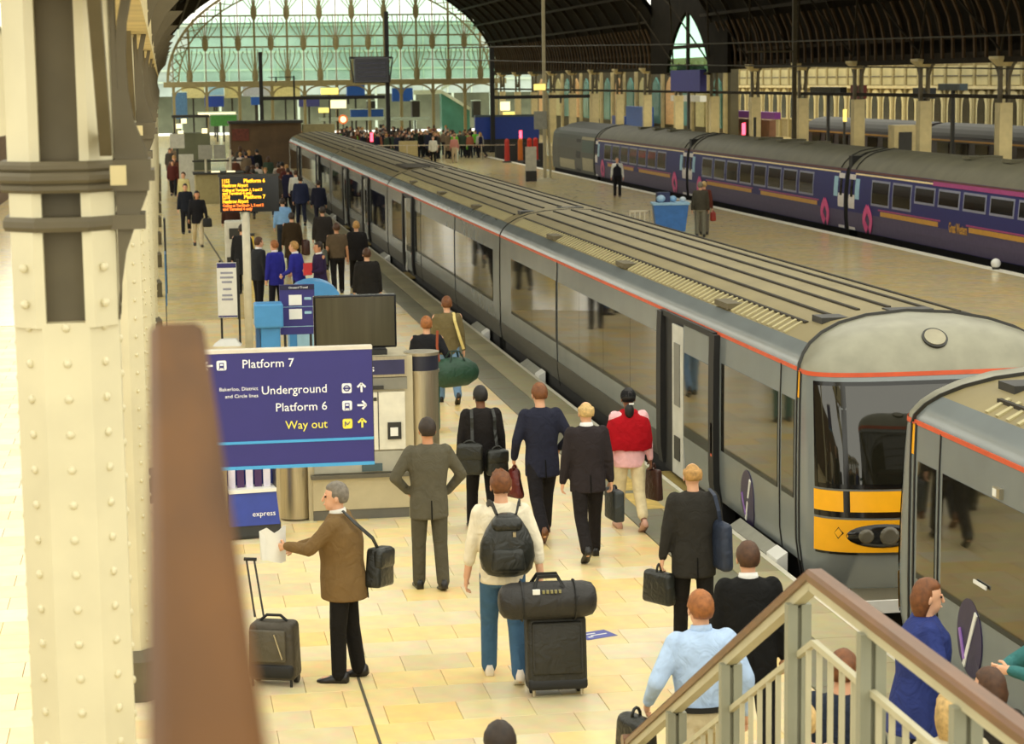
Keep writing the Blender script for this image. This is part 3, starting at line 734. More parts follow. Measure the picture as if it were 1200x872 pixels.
        nose_patch((2.065,2.11), .0, 1., 32, .006).build('orange_stripe', torange, t, True)
        MB().cyl((-.05,.58,2.31),(-.05,.487,2.426),.135,n=24).build('roof_lamp_rim', dark, t)
        MB().cyl((-.05,.58,2.31),(-.05,.482,2.433),.112,n=24).build('roof_lamp', mat('lamp_lens',(150,144,120),.4), t)
        MB().b2(-.18,.18,-.75,.3,-.55,-.2).build('coupler', dark, t); MB().b2(-1.0,1.0,.05,.5,-.75,-.33).build('valance', dark, t); MB().b2(-1.05,1.05,-.28,.3,-.20,-.12).build('footplate', steel, t); MB().b2(-1.05,1.05,-.30,-.27,-.24,-.11).build('footplate_edge', white, t)
        for s in (-1,1):
            MB().bar((s*1.386,YEND+.02,1.80),(s*1.375,YEND+.02,2.08),.02,.09,(0,1,0)).build('warning_label', tyel, t)
            MB().sweep([(s*(w+.004),YEND-.04,z) for z,w in BODY], .03,.012,(1,0,0)).build('cab_seam', black, t)
            MB().sweep([(s*(w+.004),YEND+.07,z) for z,w in BODY], .03,.012,(1,0,0)).build('cab_seam', black, t)
            MB().sweep([(s*(w+.004),YEND+.67,z) for z,w in BODY], .02,.012,(1,0,0)).build('cab_seam', black, t)
        re2 = RE+RE[:-1][::-1]
        MB().sweep([(x*1.004,re2[q_]+.01,z+.006) for q_,(x,z) in enumerate(rf)], .05,.02,(0,1,0)).build('dome_seam', dark, t)
    for s in (-1,1): MB().b2(s*1.378,s*1.392,fs,L,2.07,2.11).build('orange_stripe', torange, t)
    # roof grooves
    for k, x in enumerate((-.98,-.72,-.40,-.05,.35,.75,1.05)):
        z = interp(sorted([(-w if False else w,zz) for zz,w in ROOF[::-1]]), abs(x))
        MB().b2(x-.022,x+.022,rs+.6,L-.4,z-.02,z+.02).build('roof_groove', tridge, t)
    if detail > 1:
        m_ = MB(); y = rs+.7
        while y < L-.5:
            m_.bar((sg*1.20,y,2.345),(sg*1.0,y,2.45),.06,.015); y += .22
        m_.build('roof_corrugation', trib, t, kind='stuff')
        for y in (L*.22,L*.5,L*.78): MB().b2(sg*1.08-.16,sg*1.08+.16,y-.3,y+.3,2.36,2.425).build('roof_hatch', mat('hatch_olive',(92,84,60),.7), t)
        MB().b2(sg*.62-.3,sg*.62+.3,rs+.25,rs+.6,2.46,2.535).build('roof_grille', dark, t); MB().b2(-sg*.1-.25,-sg*.1+.25,rs+.3,rs+.55,2.5,2.592).build('roof_grille', dark, t)
    # windows
    for a, b in wins:
        n = max(1, round((b-a)/2.0))
        for k in range(n):
            y0 = a+(b-a)*k/n+.006; y1 = a+(b-a)*(k+1)/n-.006
            win_patch(MB(), y0, y1, .72, 1.76, .008, sg).build('window', tglass, t)
    MB().b2(-sg*1.405,-sg*1.38,fs+1,L-1,.75,1.75).build('window_band', tglass, t)
    for y in seams: MB().sweep([(sg*(w+.006),y,z) for z,w in BODY], .025,.012,(1,0,0)).build('door_seam', black, t)
    for (a, b, op) in doors:
        for y, w_ in ((a,.24),(b,.24)): MB().sweep([(sg*(w+.03),y,z) for z,w in BODY[1:]], w_,.09,(1,0,0)).build('door_frame', black, t)
        MB().b2(sg*1.36,sg*1.44,a,b,2.03,2.10).build('door_head', black, t)
        MB().b2(sg*1.405,sg*1.30,b-.1-op,b-.1,.02,2.03).build('doorway_shade', black, t)  # black slab on the closed body side stands in for the doorway's shade
        MB().b2(sg*1.435,sg*1.41,b-.1-op,b-.1-op*.48,.05,1.98).build('vestibule_panel', tpanel, t)
        MB().b2(sg*1.448,sg*1.435,b-.06-op*.9,b-.1-op*.6,.95,1.75).build('panel_inset', mat('panel_grey',(120,120,114),.4), t)
        MB().b2(sg*1.448,sg*1.435,b-.06-op*.9,b-.1-op*.6,.25,.55).build('panel_vent', dark, t)
        lf = win_patch(MB(), a+.12, b-.1-op, .09, 2.02, .035, sg).build('door_leaf', tgrey, t)
        win_patch(MB(), a+.2, b-.18-op, .62, 1.68, .045, sg).build('door_window', tglass, lf)
        MB().b2(sg*1.475,sg*1.42,a-.06,a+.02,.62,1.02).build('door_light', torange, t)
        MB().b2(sg*1.52,sg*1.35,a+.2,b-.2,-.06,-.02).build('door_step', mat('step_tread',(150,130,70),.7), t)
    MB().b2(-1.15,1.15,(1.0 if nose else .3),L-.3,-1.0,.08).build('underframe', under, t)
    win_patch(MB(), max(skirt,.05), L-.05, .085, .42, .006, sg).build('dark_skirt', mat('dark_skirt',(58,57,50),.45), t)
    MB().b2(sg*1.36,sg*1.2,max(skirt,.3),L-.3,-.5,.10).build('equipment_box', under, t)
    for y in (3.2,L-3.2):
        for dy in (-1.1,1.1):
            for s in (-.72,.72): MB().cyl((s-.06,y+dy,-.62),(s+.06,y+dy,-.62),.43,n=16).build('wheel', under, t)
    for (y, zc) in ([emblem] if emblem else []):
        X_ = lambda zz, o: sg*(interp(BODY,zz)+o)
        m_ = MB(); n = 28; pt = [(y+.27*math.cos(2*PI*k/n),zc+.33*math.sin(2*PI*k/n)) for k in range(n)]; pi = [(y+.14*math.cos(2*PI*k/n),zc+.17*math.sin(2*PI*k/n)) for k in range(n)]
        m_.loft([[(X_(q,-.01),p,q) for p,q in pt],[(X_(q,.011),p,q) for p,q in pt],[(X_(q,.012),p,q) for p,q in pi]],cap=False).add([(X_(q,.012),p,q) for p,q in pi]+[(X_(zc,.012),y,zc)],[(k,(k+1)%n,n) for k in range(n)])
        em = m_.build('emblem', plum, t)
        MB().bar((X_(zc+.24,.017),y-S*.16,zc+.24),(X_(zc-.26,.017),y+S*.12,zc-.26),.012,.05,(0,1,0)).build('emblem_stroke', white, em)
        MB().bar((X_(zc+.04,.017),y+S*.20,zc+.04),(X_(zc-.2,.017),y+S*.10,zc-.2),.012,.04,(0,1,0)).build('emblem_stroke', mat('lilac',(150,110,190),.5), em)
    return t
R1 = railcar('front grey express coach with yellow nose facing right, nearest of the rake', 20.25, 40.85, True, False,
    wins=((.95,1.40),(1.55,3.9),(7.0,14.45),(14.65,19.3)), doors=((4.12,6.85,1.1),), seams=(14.55,), emblem=(2.75,.36), skirt=4.0)
R2 = railcar('second grey coach from the yellow nose, windows full of reflections', 41.0, 61.8, False, False,
    wins=((.8,6.3),(6.5,14.0),(16.9,19.6)), doors=((14.3,16.4,.5),), seams=(6.4,12.8))
R3 = railcar('third grey coach from the yellow nose with roof well', 62.0, 83.0, False, False, wins=((.6,4.9),(7.6,12.6),(15.2,20)), doors=((5.3,7.2,.5),(13,14.8,.4)), detail=1)
R4 = railcar('last grey coach at the far end of the platform', 83.2, 110.0, False, False, wins=((.6,5),(7.4,17),(20,26)), doors=((5.3,7.0,.4),(18,19.6,.4)), detail=1)
R5 = railcar('near grey coach at the right edge with its nose turned away', -3.0, 18.45, True, True,
    wins=((.95,1.40),(1.55,16)), doors=(), seams=(), emblem=(2.23,.51), skirt=6.)
o = MB().b2(1.385,1.43,2.72,2.86,1.79,1.87).build('side_lamp', steel, R5); MB().b2(1.43,1.435,2.73,2.80,1.80,1.86).build('lens', white, o)
MB().bar((1.425,2.35,1.02),(1.425,2.62,1.02),.012,.03).build('window_mark', white, R5)
# gangway bellows between coaches
for y, l in ((40.925,'between the first and second'),(61.9,'between the second and third'),(83.1,'between the third and last')):
    t = thing('gangway', 'black gangway bellows '+l+' grey coaches', 'gangway', (XC,y,0)); pr = side_profile()
    for k in (-.03,.03): MB().loft([[(x*.985,k-.025,z*.99) for x,z in pr if z > -.1],[(x*.985,k+.025,z*.99) for x,z in pr if z > -.1]]).build('bellows_fold', black, t)
# roof well near the front of the third coach
pw = MB().b2(-.75,.2,.3,3.4,2.48,2.585).build('roof_well', mat('roof_well_dark',(58,50,30),.8), R3)

# pale step covers in the platform gap
for i, (y, w) in enumerate(((22.5,1.5),(37.0,1.5),(43.3,1.4),(62.3,1.4),(81.6,1.4))):
    t = thing('step_cover', ('large pale step cover in the gap beside the purple emblem','pale step cover in the gap, second from the nose','pale step cover in the gap below the first coach joint','pale step cover in the gap far along the second coach','farthest pale step cover in the platform gap')[i], 'step cover', (6.255,y,-.02))
    MB().prism([(0,-.2),(0,.03),(.13,.11),(.13,-.2)],'y',-w/2,w/2).build('cover_plate', mat('step_cover_grey',(150,150,138),.45), t)
    MB().prism([(0.01,-.1),(.01,.05),(.125,.125),(.125,-.1)],'y',-w/2-.4,-w/2).build('end_cap', white, t)
# ---------------------------------------------------------------- purple express
PX, PW = 23.25, 1.35
PB = [(.12,1.30),(.5,1.345),(.9,1.35),(1.4,1.34),(1.85,1.30),(2.08,1.25)]
PR = [(2.08,1.25),(2.25,1.14),(2.45,.92),(2.6,.62),(2.72,.0)]
indigo = mat('coach_indigo', (30,30,96), .5, var=.06, spec=.25); lilacg = mat('coach_lilac_grey', (72,62,92), .5, var=.1, spec=.25)
gold = mat('coach_gold', (186,136,40), .45, var=.1); mag = mat('coach_magenta', (150,40,110), .45); creamline = mat('coach_cream_line', (236,214,160), .5)
maroon = mat('coach_maroon', (84,32,22), .5); roofg = mat('coach_grey_roof', (98,94,72), .6, var=.15, scale=1.5); wframe = mat('window_frame_grey', (128,130,150), .4)
pinkm = mat('emblem_pink', (206,70,130), .5); pglass = mat('coach_glass', (26,20,12), .12, var=.5, scale=1.2, spec=.2); whitedoor = mat('coach_white_end', (214,208,204), .5)
def pinterp(z): return interp(PB, z)
def strip(m_, y0, y1, z0, z1, off, n=2):
    for k in range(n):
        za, zb = z0+(z1-z0)*k/n, z0+(z1-z0)*(k+1)/n; xa, xb = -pinterp(za)-off, -pinterp(zb)-off
        m_.loft([[(xa,y0,za),(xa,y1,za),(xa+.03,y1,za),(xa+.03,y0,za)],[(xb,y0,zb),(xb,y1,zb),(xb+.03,y1,zb),(xb+.03,y0,zb)]])
    return m_
def coach(label, ya, yb, small_from=None, magenta_from=None):
    L = yb-ya; t = thing('express_coach', label, 'train', (PX,ya,0))
    for s in (-1,1): MB().loft([[(s*w,0,z) for z,w in PB],[(s*w,L,z) for z,w in PB]],cap=False,closed=False).build('body_side', indigo, t, True)
    rf = [(-w,z) for z,w in PR]; rf += [(-x,z) for x,z in reversed(rf[:-1])]
    MB().loft([[(x,0,z) for x,z in rf],[(x,L,z) for x,z in rf]],cap=False,closed=False).build('roof', roofg, t, True)
    pr = [(-w,z) for z,w in PB]+[(-w,z) for z,w in PR[1:]]; pr += [(-x,z) for x,z in reversed(pr[:-1])]
    for y in (0,L): MB().add([(x,y,z) for x,z in pr],[tuple(range(len(pr)))]).build('end_wall', dark, t)
    strip(MB(),0,L,.14,.72,.006).build('lower_band', lilacg, t)
    strip(MB(),0,L,2.0,2.07,.008).build('maroon_line', maroon, t)
    if magenta_from is None: strip(MB(),.6,L-.6,1.925,1.975,.010).build('cream_line', creamline, t)
    else:
        strip(MB(),magenta_from,L-.6,1.925,1.975,.010).build('cream_line', creamline, t); strip(MB(),0,magenta_from,1.90,2.02,.012).build('magenta_line', mag, t)
    segs = [(2.9,L*.47),(L*.53,L-3.2)] if small_from is None else [(.0,small_from-3.6),(small_from-1.2,L-3.2)]
    for a, b in segs:
        strip(MB(),a,b,.74,.88,.010).build('gold_band', gold, t); strip(MB(),a-.2,b+.2,.90,.945,.010).build('magenta_edge', mag, t)
    y = 2.6
    n = int((L-4.2)//1.95)
    for k in range(n):
        y = L-2.15-1.95*(k+1)+.2
        small = small_from is not None and y < small_from
        z0 = 1.38 if small else 1.1
        strip(MB(),y-.08,y+1.6,z0-.07,1.83,.010).build('window_frame', wframe, t)
        f = strip(MB(),y,y+1.52,z0,1.77,.018).build('window', pglass, t)
    for y in (.05,L-.65):
        strip(MB(),y,y+.6,.14,1.92,.012).build('white_end', whitedoor, t)
        strip(MB(),y+.2,y+.42,1.2,1.75,.016).build('door_window', pglass, t)
        strip(MB(),y-.45 if y > 1 else y+.65,y-.05 if y > 1 else y+1.05,1.15,1.8,.012).build('door_light_window', paleblue, t)
    for y in (2.0,L-2.0):      # pink interlaced emblem
        for q in (-1,1):
            pts = [(-pinterp(.2+.75*k/6)-.022, y+q*.34*math.sin(PI*(.1+.9*k/6))-(q*.0), .22+.72*k/6) for k in range(7)]
            MB().sweep(pts,.26,.012,(1,0,0)).build('emblem_ribbon', pinkm, t)
    for k in range(3): MB().b2(-.5,.5,L*.5-3+3*k-.3,L*.5-3+3*k+.3,2.66,2.75).build('roof_vent', roofg, t)
    MB().sweep([(x*1.003,.55,z+.01) for x,z in rf],.06,.02,(0,1,0)).build('roof_seam', dark, t); MB().sweep([(x*1.003,L-.55,z+.01) for x,z in rf],.06,.02,(0,1,0)).build('roof_seam', dark, t)
    MB().b2(-1.1,1.1,.2,L-.2,-1.0,.12).build('underframe', under, t)
    for y in (3,L-3):
        for dy in (-1.2,1.2): MB().cyl((-.8,y+dy,-.62),(-.66,y+dy,-.62),.43,n=14).build('wheel', under, t)
    return t
c1 = coach('purple coach nearest the right edge, with small windows and gold script', 44.5, 66.7, small_from=15.2-0, magenta_from=14.6)
c2 = coach('middle purple coach with long row of windows behind the blue bin', 67.1, 88.1)
c3 = coach('farthest purple coach, behind the standing worker', 88.5, 107.9)
text('Great Western', .40, gold, c1, (-1.366,13.1,.66), (PI/2,0,-PI/2), name='lettering', bold=.008, xs=.56)
for y in (66.9,88.3):
    t = thing('gangway', 'black gangway between purple coaches '+('near the pink emblems' if y < 70 else 'behind the blue bin'), 'gangway', (PX,y,0)); MB().b2(-1.2,1.2,-.18,.18,.1,2.5).build('bellows', black, t)
lo = thing('locomotive', 'dark grey power car at the head of the purple train', 'train', (PX,108.2,0))
pr = [(-w,z) for z,w in PB]+[(-w,z) for z,w in PR[1:]]; pr += [(-x,z) for x,z in reversed(pr[:-1])]
lg = mat('loco_dark_green', (52,54,40), .5, var=.2)
MB().loft([[(x,0,z) for x,z in pr],[(x,10.2,z) for x,z in pr],[(x*.95,12.2,min(z,2.35)) for x,z in pr],[(x*.8,13.2,min(z,1.3)) for x,z in pr]]).build('body', lg, lo)
strip(MB(),.2,3.0,.3,.95,.01).build('pale_panel', mat('loco_pale',(150,142,110),.5), lo); strip(MB(),.2,3.2,1.25,1.85,.01).build('green_panel', mat('loco_green',(40,66,54),.5), lo)
strip(MB(),3.6,4.8,.2,1.9,.01).build('side_grille', black, lo); strip(MB(),5.2,9.5,.25,.75,.01).build('pale_panel', mat('loco_pale',(150,142,110),.5), lo); strip(MB(),.1,3.4,1.9,2.05,.01).build('upper_panel', mat('loco_pale',(150,142,110),.5), lo)
MB().b2(-1.1,1.1,.2,12.5,-1,.12).build('underframe', under, lo)
for y in (2.5,9.5):
    for dy in (-1.2,1.2): MB().cyl((-.8,y+dy,-.62),(-.66,y+dy,-.62),.43,n=14).build('wheel', under, lo)
# dark trains in the side span
for X, ya, yb, l in ((40.5,84,107,'dark train standing beyond the right columns, nearest part'),(40.5,108,128,'dark train end with yellow lamp beyond the right columns')):
    t = thing('parked_train', l, 'train', (X,ya,0)); q = [(x,z-.15) for x,z in pr]
    MB().loft([[(x,0,z) for x,z in q],[(x,yb-ya,z) for x,z in q]]).build('body', mat('parked_train_dark',(50,40,44),.5,var=.3,scale=.8), t)
    MB().loft([[(-w*1.01,0,z-.13) for z,w in PR],[(-w*1.01,yb-ya,z-.13) for z,w in PR]],cap=False,closed=False).build('roof', mat('parked_roof',(46,43,32),.7,var=.2,scale=.5), t)
    MB().b2(-1.34,-1.30,.3,yb-ya-.3,1.72,1.8).build('gold_line', gold, t)
    for k in range(8): MB().b2(-1.37,-1.34,1+k*2.6,2.6+k*2.6,1.1,1.65).build('window', pglass, t)
    MB().b2(-1.1,1.1,.2,yb-ya-.2,-1.2,.0).build('underframe', under, t)
t = thing('signal_lamp', 'small yellow lamp beside the cream column in the side span', 'lamp', (33.6,103,0)); MB().b2(-.05,.05,-.05,.05,0,2.8).build('post', dark, t); MB().cyl((0,-.08,2.8),(0,-.08,3.4),.1,n=8).build('lamp', yel, t)
t = thing('equipment_box', 'pale cabinet at the foot of the right columns', 'cabinet', (32,90,0)); MB().b2(-.5,.5,-.4,.4,0,2.9).build('case', cream2, t); MB().b2(-.3,.3,-.43,-.4,1.8,2.6).build('opening', dark, t)
# ------------------------------------------------------------------ hanging direction sign on its posts
navy = mat('sign_navy', (48,44,116), .45, var=.03); skyb = mat('sign_light_blue', (70,160,215), .45, var=.03)
stext = mat('sign_white', (245,245,245), .5, var=.02); ytext = mat('sign_yellow', (245,232,90), .5, var=.02)
def fit(s, cap, width, m, parent, x, y, z, align='LEFT', name='lettering', rotz=0, bold=.0):
    o = text(s, cap/.72, m, parent, (0,0,0), (PI/2,0,rotz), 'LEFT', name, bold=bold)
    xs_ = [v.co.x for v in o.data.vertices]; w = max(xs_)-min(xs_); k = width/w; mn = min(xs_)
    for v in o.data.vertices: v.co.x = (v.co.x-mn)*k
    o.location = (x if align == 'LEFT' else x-width, y, z); return o
sg_ = thing('direction_sign', 'dark blue hanging station sign listing platforms, underground and way out', 'sign', (0,15.6,0))
SXC = lambda px: .25+(px-240)*.00629
SZC = lambda py, px=335: 3.165-(py+.025*(px-335)-408.5)*.00632
MB().b2(.02,1.475,0,.09,2.30,3.14).build('sign_panel', navy, sg_)
MB().b2(.02,1.478,-.004,.094,3.14,3.165).build('top_trim', mat('sign_alu',(214,206,190),.4), sg_)
MB().b2(.02,1.476,-.006,.05,2.465,2.485).build('light_stripe', skyb, sg_)
MB().b2(.02,1.478,-.006,.094,2.275,2.30).build('light_stripe', skyb, sg_)
MB().b2(1.475,1.479,-.002,.092,2.30,3.14).build('side_trim', dark, sg_)
for x in (.06,.20): MB().cyl((x,.045,0),(x,.045,2.3),.035,n=10).build('support_post', dark, sg_)
fit('Platform 7', .064, .375, stext, sg_, .525, -.003, 3.03)
fit('Underground', .064, .475, stext, sg_, 1.135, -.003, 2.83, 'RIGHT')
fit('Platform 6', .064, .375, stext, sg_, 1.135, -.003, 2.70, 'RIGHT')
fit('Way out', .064, .31, ytext, sg_, 1.135, -.003, 2.565, 'RIGHT')
fit('Bakerloo, District', .026, .28, stext, sg_, .632, -.003, 2.865, 'RIGHT')
fit('and Circle lines', .026, .24, stext, sg_, .632, -.003, 2.812, 'RIGHT')
def icon(x, z, m, kind):
    o = rbox((.072,.01,.072),.012,2,loc=(x,-.003,z)).build('pictogram', m, sg_)
    if kind == 'train':
        MB().b2(x-.017,x+.017,-.012,-.009,z-.018,z+.02).build('pictogram_mark', navy, o); MB().b2(x-.011,x+.011,-.014,-.012,z,z+.012).build('pictogram_mark', m, o)
        for s in (-1,1): MB().bar((x+s*.012,-.011,z-.018),(x+s*.02,-.011,z-.03),.006,.004).build('pictogram_mark', navy, o)
    elif kind == 'round':
        MB().tube([(x+.02*math.cos(k*PI/8),-.011,z+.02*math.sin(k*PI/8)) for k in range(17)],.004,6).build('pictogram_mark', navy, o); MB().b2(x-.028,x+.028,-.014,-.01,z-.005,z+.005).build('pictogram_mark', navy, o)
    else:
        MB().bar((x-.018,-.011,z+.016),(x,-.011,z-.008),.004,.01,(0,1,0)).build('pictogram_mark', navy, o); MB().bar((x+.018,-.011,z+.016),(x,-.011,z-.008),.004,.01,(0,1,0)).build('pictogram_mark', navy, o); MB().b2(x-.02,x-.014,-.013,-.009,z-.018,z+.018).build('pictogram_mark', navy, o)
def arrow(x, z, ang, m):
    c, s = math.cos(ang), math.sin(ang); R = lambda u,v: (x+u*c-v*s, -.005, z+u*s+v*c)
    MB().bar(R(-.033,0),R(.03,0),.006,.014,(0,1,0) if False else (-s,0,c)).bar(R(.033,0),R(.004,.03),.006,.014,(0,0,1)).bar(R(.033,0),R(.004,-.03),.006,.014,(0,0,1)).build('arrow', m, sg_)
icon(1.283,2.855,stext,'round'); icon(1.283,2.725,stext,'train'); icon(1.283,2.59,ytext,'out'); icon(.372,3.055,stext,'train')
arrow(1.392,2.855,PI/2,stext); arrow(1.392,2.725,0,stext); arrow(1.392,2.59,PI/2,ytext); arrow(.275,3.055,PI,stext)
# ------------------------------------------------------------------ ticket kiosk
kio = thing('ticket_kiosk', 'brushed steel ticket kiosk with round ends behind the blue sign', 'kiosk', (0,24.5,0))
kpanel = mat('kiosk_beige_panel', (196,186,156), .4, metal=.3, var=.06)
MB().b2(1.55,2.80,.12,1.0,0,1.92).build('cabinet', kpanel, kio)
for xc, l in ((1.41,'left'),(2.93,'right')):
    MB().cyl((xc,.32,0.02),(xc,.32,1.70),.20,n=32).build('steel_drum', steel, kio, True); sharp(kio.children[-1])
    o = MB().cyl((xc,.32,1.72),(xc,.32,1.90),.202,n=32).build('dark_band', mat('band_dark_blue',(40,42,56),.3), kio, True); sharp(o)
    for z in (1.69,1.90): o = MB().cyl((xc,.32,z),(xc,.32,z+.035),.212,n=32).build('lip_ring', steel, kio, True); sharp(o)
MB().b2(1.6,2.73,.06,.12,1.68,1.92).build('header_frame', steel, kio); MB().b2(1.63,2.70,.045,.06,1.71,1.88).build('header', mat('header_blue',(46,46,84),.4), kio)
fit('Tickets', .085, .42, stext, kio, 2.345, .043, 1.75, 'RIGHT')
MB().b2(1.6,2.73,.07,.12,1.53,1.67).build('grey_strip', mat('kiosk_grey',(130,128,116),.4), kio)
MB().b2(1.62,2.70,.08,.12,.82,1.50).build('white_panel', mat('kiosk_white',(226,222,204),.35), kio)
MB().b2(2.38,2.39,.075,.12,.82,1.5).build('panel_joint', dark, kio)
s_ = MB().b2(2.49,2.65,.06,.09,.94,1.14).build('ticket_slot', dark, kio); MB().b2(2.52,2.61,.05,.062,.98,1.08).build('slot_label', white, s_)
MB().b2(2.33,2.37,.07,.08,1.4,1.44).build('lock', dark, kio)
MB().b2(2.3,2.45,.04,.08,1.54,1.58).build('lock', dark, kio)
MB().b2(1.62,2.70,.085,.12,.56,.80).build('grey_panel', mat('kiosk_lightgrey',(168,166,152),.4), kio)
MB().b2(2.18,2.42,.07,.09,.57,.66).build('receipt_window', mat('slot_teal',(70,90,96),.3), kio)
MB().b2(1.58,2.75,.02,.14,.50,.545).build('ledge', mat('ledge_dark',(96,92,80),.4), kio)
MB().b2(1.6,2.73,.09,.12,.12,.49).build('lower_panel', kpanel, kio); MB().b2(1.6,2.73,.10,.125,.0,.115).build('kick_plate', mat('kick_grey',(104,102,94),.5), kio)
tv = thing('display_screen', 'large dark flat screen standing on the ticket kiosk', 'screen', (2.16,24.85,1.92))
rbox((.97,.07,.63),.012,1,loc=(0,0,.39)).build('bezel', blackgloss, tv); MB().b2(-.46,.46,-.045,-.03,.10,.68).build('screen', mat('olive_screen_reflection',(72,68,52),.12,var=.15,scale=2,stretch=(6,1,.4)), tv)  # vertical olive streaks in the colour imitate reflections on the glass
MB().b2(-.1,.36,-.12,.15,0,.06).build('foot', black, tv); MB().b2(-.05,.2,0,.05,.05,.2).build('neck', black, tv)
ls = thing('leaflet_stand', 'blue leaflet stand with purple leaflets, left of the kiosk', 'stand', (.86,23.9,0), .12)
rbox((.62,.5,.2),.04,2,loc=(0,.1,.10)).build('base', mat('stand_dark',(52,54,56),.5), ls)
MB().loft([[(-.29,-.17,.16),(.29,-.17,.16),(.29,.25,.16),(-.29,.25,.16)],[(-.27,-.08,.52),(.27,-.08,.52),(.27,.25,.52),(-.27,.25,.52)]]).build('blue_front', mat('stand_blue',(40,60,150),.4), ls)
o = text('express', .085, stext, ls, (-.02,-.152,.26), (PI/2-.2,0,0)); o.location.y = -.155
MB().b2(-.27,.27,-.10,.2,.52,.56).build('tray', white, ls); MB().b2(-.29,.29,.2,.26,.5,1.3).build('back_board', mat('stand_blue',(40,60,150),.4), ls)
for r in range(2):
    for k in range(5): MB().b2(-.25+.1*k,-.17+.1*k,.05+.08*r,.07+.08*r,.56+.3*r,.84+.3*r).build('leaflet', mat('leaflet_purple',(70,40,90),.4) if k%2 else mat('leaflet_pale',(220,214,230),.4), ls)
for s in (-1,1): MB().b2(s*.30-.02,s*.30+.02,-.05,.26,.0,1.3).build('side_frame', steel, ls)
# ------------------------------------------------------------------ departure board
db = thing('departure_board', 'black departure board with amber text on a pale pole', 'board', (1.50,40.4,0))
MB().b2(-.47,.63,-.06,.1,2.70,3.36).build('cabinet', blackgloss, db); MB().b2(-.49,.65,-.08,.12,3.36,3.40).build('hood', dark, db)
MB().cyl((0,.02,0),(0,.02,2.7),.075,n=14).build('pole', mat('pale_pole',(206,200,176),.5), db, True)
rows = [(3.25,'1155',-.42,.14,.055),(3.25,'Platform 6',-.02,.4,.055),(3.17,'Heathrow Airport',-.42,.48,.055),(3.09,'Calling at Terminals 1, 2 and 3',-.42,.74,.04),(3.03,'and Terminal 4 only',-.42,.55,.04),(2.95,'1210',-.42,.14,.055),(2.95,'Platform 7',-.02,.4,.055),(2.87,'Heathrow Airport',-.42,.48,.055),(2.80,'Calling at Terminals 1, 2 and 3',-.42,.76,.04),(2.735,'and Terminal 4 only',-.42,.55,.04)]
for i, (z, s, x, w, cap) in enumerate(rows): fit(s, cap*1.25, w, orange_led if i not in (8,9) else mat('red_amber_led',(255,120,40),.5,emit=1.2), db, x, -.064, z, bold=.004)
ns = thing('notice_stand', 'white paper notice in a black upright frame left of the pale pole', 'notice', (1.16,42,0), -.1)
MB().b2(-.19,.19,-.03,.02,.54,1.62).build('notice_board', white, ns); MB().b2(-.185,.185,-.034,-.03,1.52,1.61).build('blue_header', navy, ns); MB().b2(-.185,.185,-.034,-.03,.55,.58).build('blue_footer', navy, ns)
for x in (-.13,.22): MB().b2(x-.02,x+.02,.02,.06,0,1.66).build('frame_leg', black, ns)
MB().b2(.19,.24,-.03,.05,.5,1.68).build('frame_edge', black, ns)
MB().loft([[(-.3,-.25,0),(.25,-.25,0),(.25,.25,0),(-.3,.25,0)],[(-.15,-.1,.12),(.15,-.1,.12),(.15,.1,.12),(-.15,.1,.12)]]).build('weight_base', white, ns)
for k, (w, z) in enumerate(((.24,1.42),(.26,1.33),(.2,1.24),(.16,1.1),(.2,.98),(.22,.9))): MB().b2(-w/2,w/2,-.035,-.03,z-.02,z+.02).build('text_line', mat('print_grey',(150,152,170),.6), ns)
bb = mat('machine_blue', (70,140,196), .4, var=.06)
t = thing('blue_pedestal', 'light blue pedestal machine beside the pale pole', 'machine', (1.53,33,0)); rbox((.44,.4,.38),.03,2,loc=(0,0,1.54)).build('head', bb, t); rbox((.3,.32,1.36),.02,1,loc=(.02,.03,.68)).build('body', bb, t); MB().b2(-.2,-.14,-.1,.2,0,1.36).build('side_panel', mat('machine_blue_dark',(40,84,130),.5), t)
t = thing('information_board', 'small dark blue information board with white panels behind the kiosk', 'board', (1.99,33.2,0)); MB().b2(-.27,.27,-.03,.03,1.2,1.98).build('board', navy, t)
for z in (1.74,1.52): MB().b2(-.13,.07,-.036,-.03,z-.08,z+.08).build('white_patch', white, t); MB().b2(.11,.22,-.036,-.03,z,z+.04).build('print_line', paleblue, t)
MB().b2(-.25,.25,-.036,-.03,1.32,1.33).build('print_line', paleblue, t); MB().b2(-.25,.25,-.036,-.03,1.63,1.637).build('print_line', paleblue, t); MB().b2(-.27,.27,-.04,-.03,1.90,1.975).build('header', mat('board_header',(24,24,60),.5), t)
for x in (-.2,.2): MB().b2(x-.02,x+.02,0,.03,0,1.2).build('leg', dark, t)
text('Onward Travel', .048, stext, t, (-.13,-.043,1.92))
t = thing('blue_booth', 'light blue booth with a curved roof behind the dark screen', 'booth', (2.34,34.6,0)); MB().prism([(-.42,0),(.42,0),(.42,1.6)]+[(.42*math.cos(PI*k/10),1.62+.30*math.sin(PI*k/10)) for k in range(11)],'y',-.3,.3).build('shell', bb, t); MB().b2(-.3,.3,-.32,-.3,.2,1.5).build('front_panel', paleblue, t)
t = thing('counter_desk', 'glass topped desk with grey frame and papers behind the sign', 'desk', (1.75,30.2,0))
MB().b2(-.42,.5,-.3,.3,.0,1.02).build('body', mat('desk_beige',(176,170,146),.5), t); MB().loft([[(-.44,-.34,1.04),(.52,-.34,1.04),(.52,.34,1.26),(-.44,.34,1.26)],[(-.44,-.34,1.07),(.52,-.34,1.07),(.52,.34,1.29),(-.44,.34,1.29)]]).build('sloping_top', mat('desk_teal',(70,120,130),.15), t)
for x in (-.44,.5): MB().bar((x,-.34,1.07),(x,.34,1.31),.04,.05).build('frame_bar', steel, t)
MB().bar((-.44,.34,1.3),(.52,.34,1.3),.04,.05).build('frame_bar', steel, t)
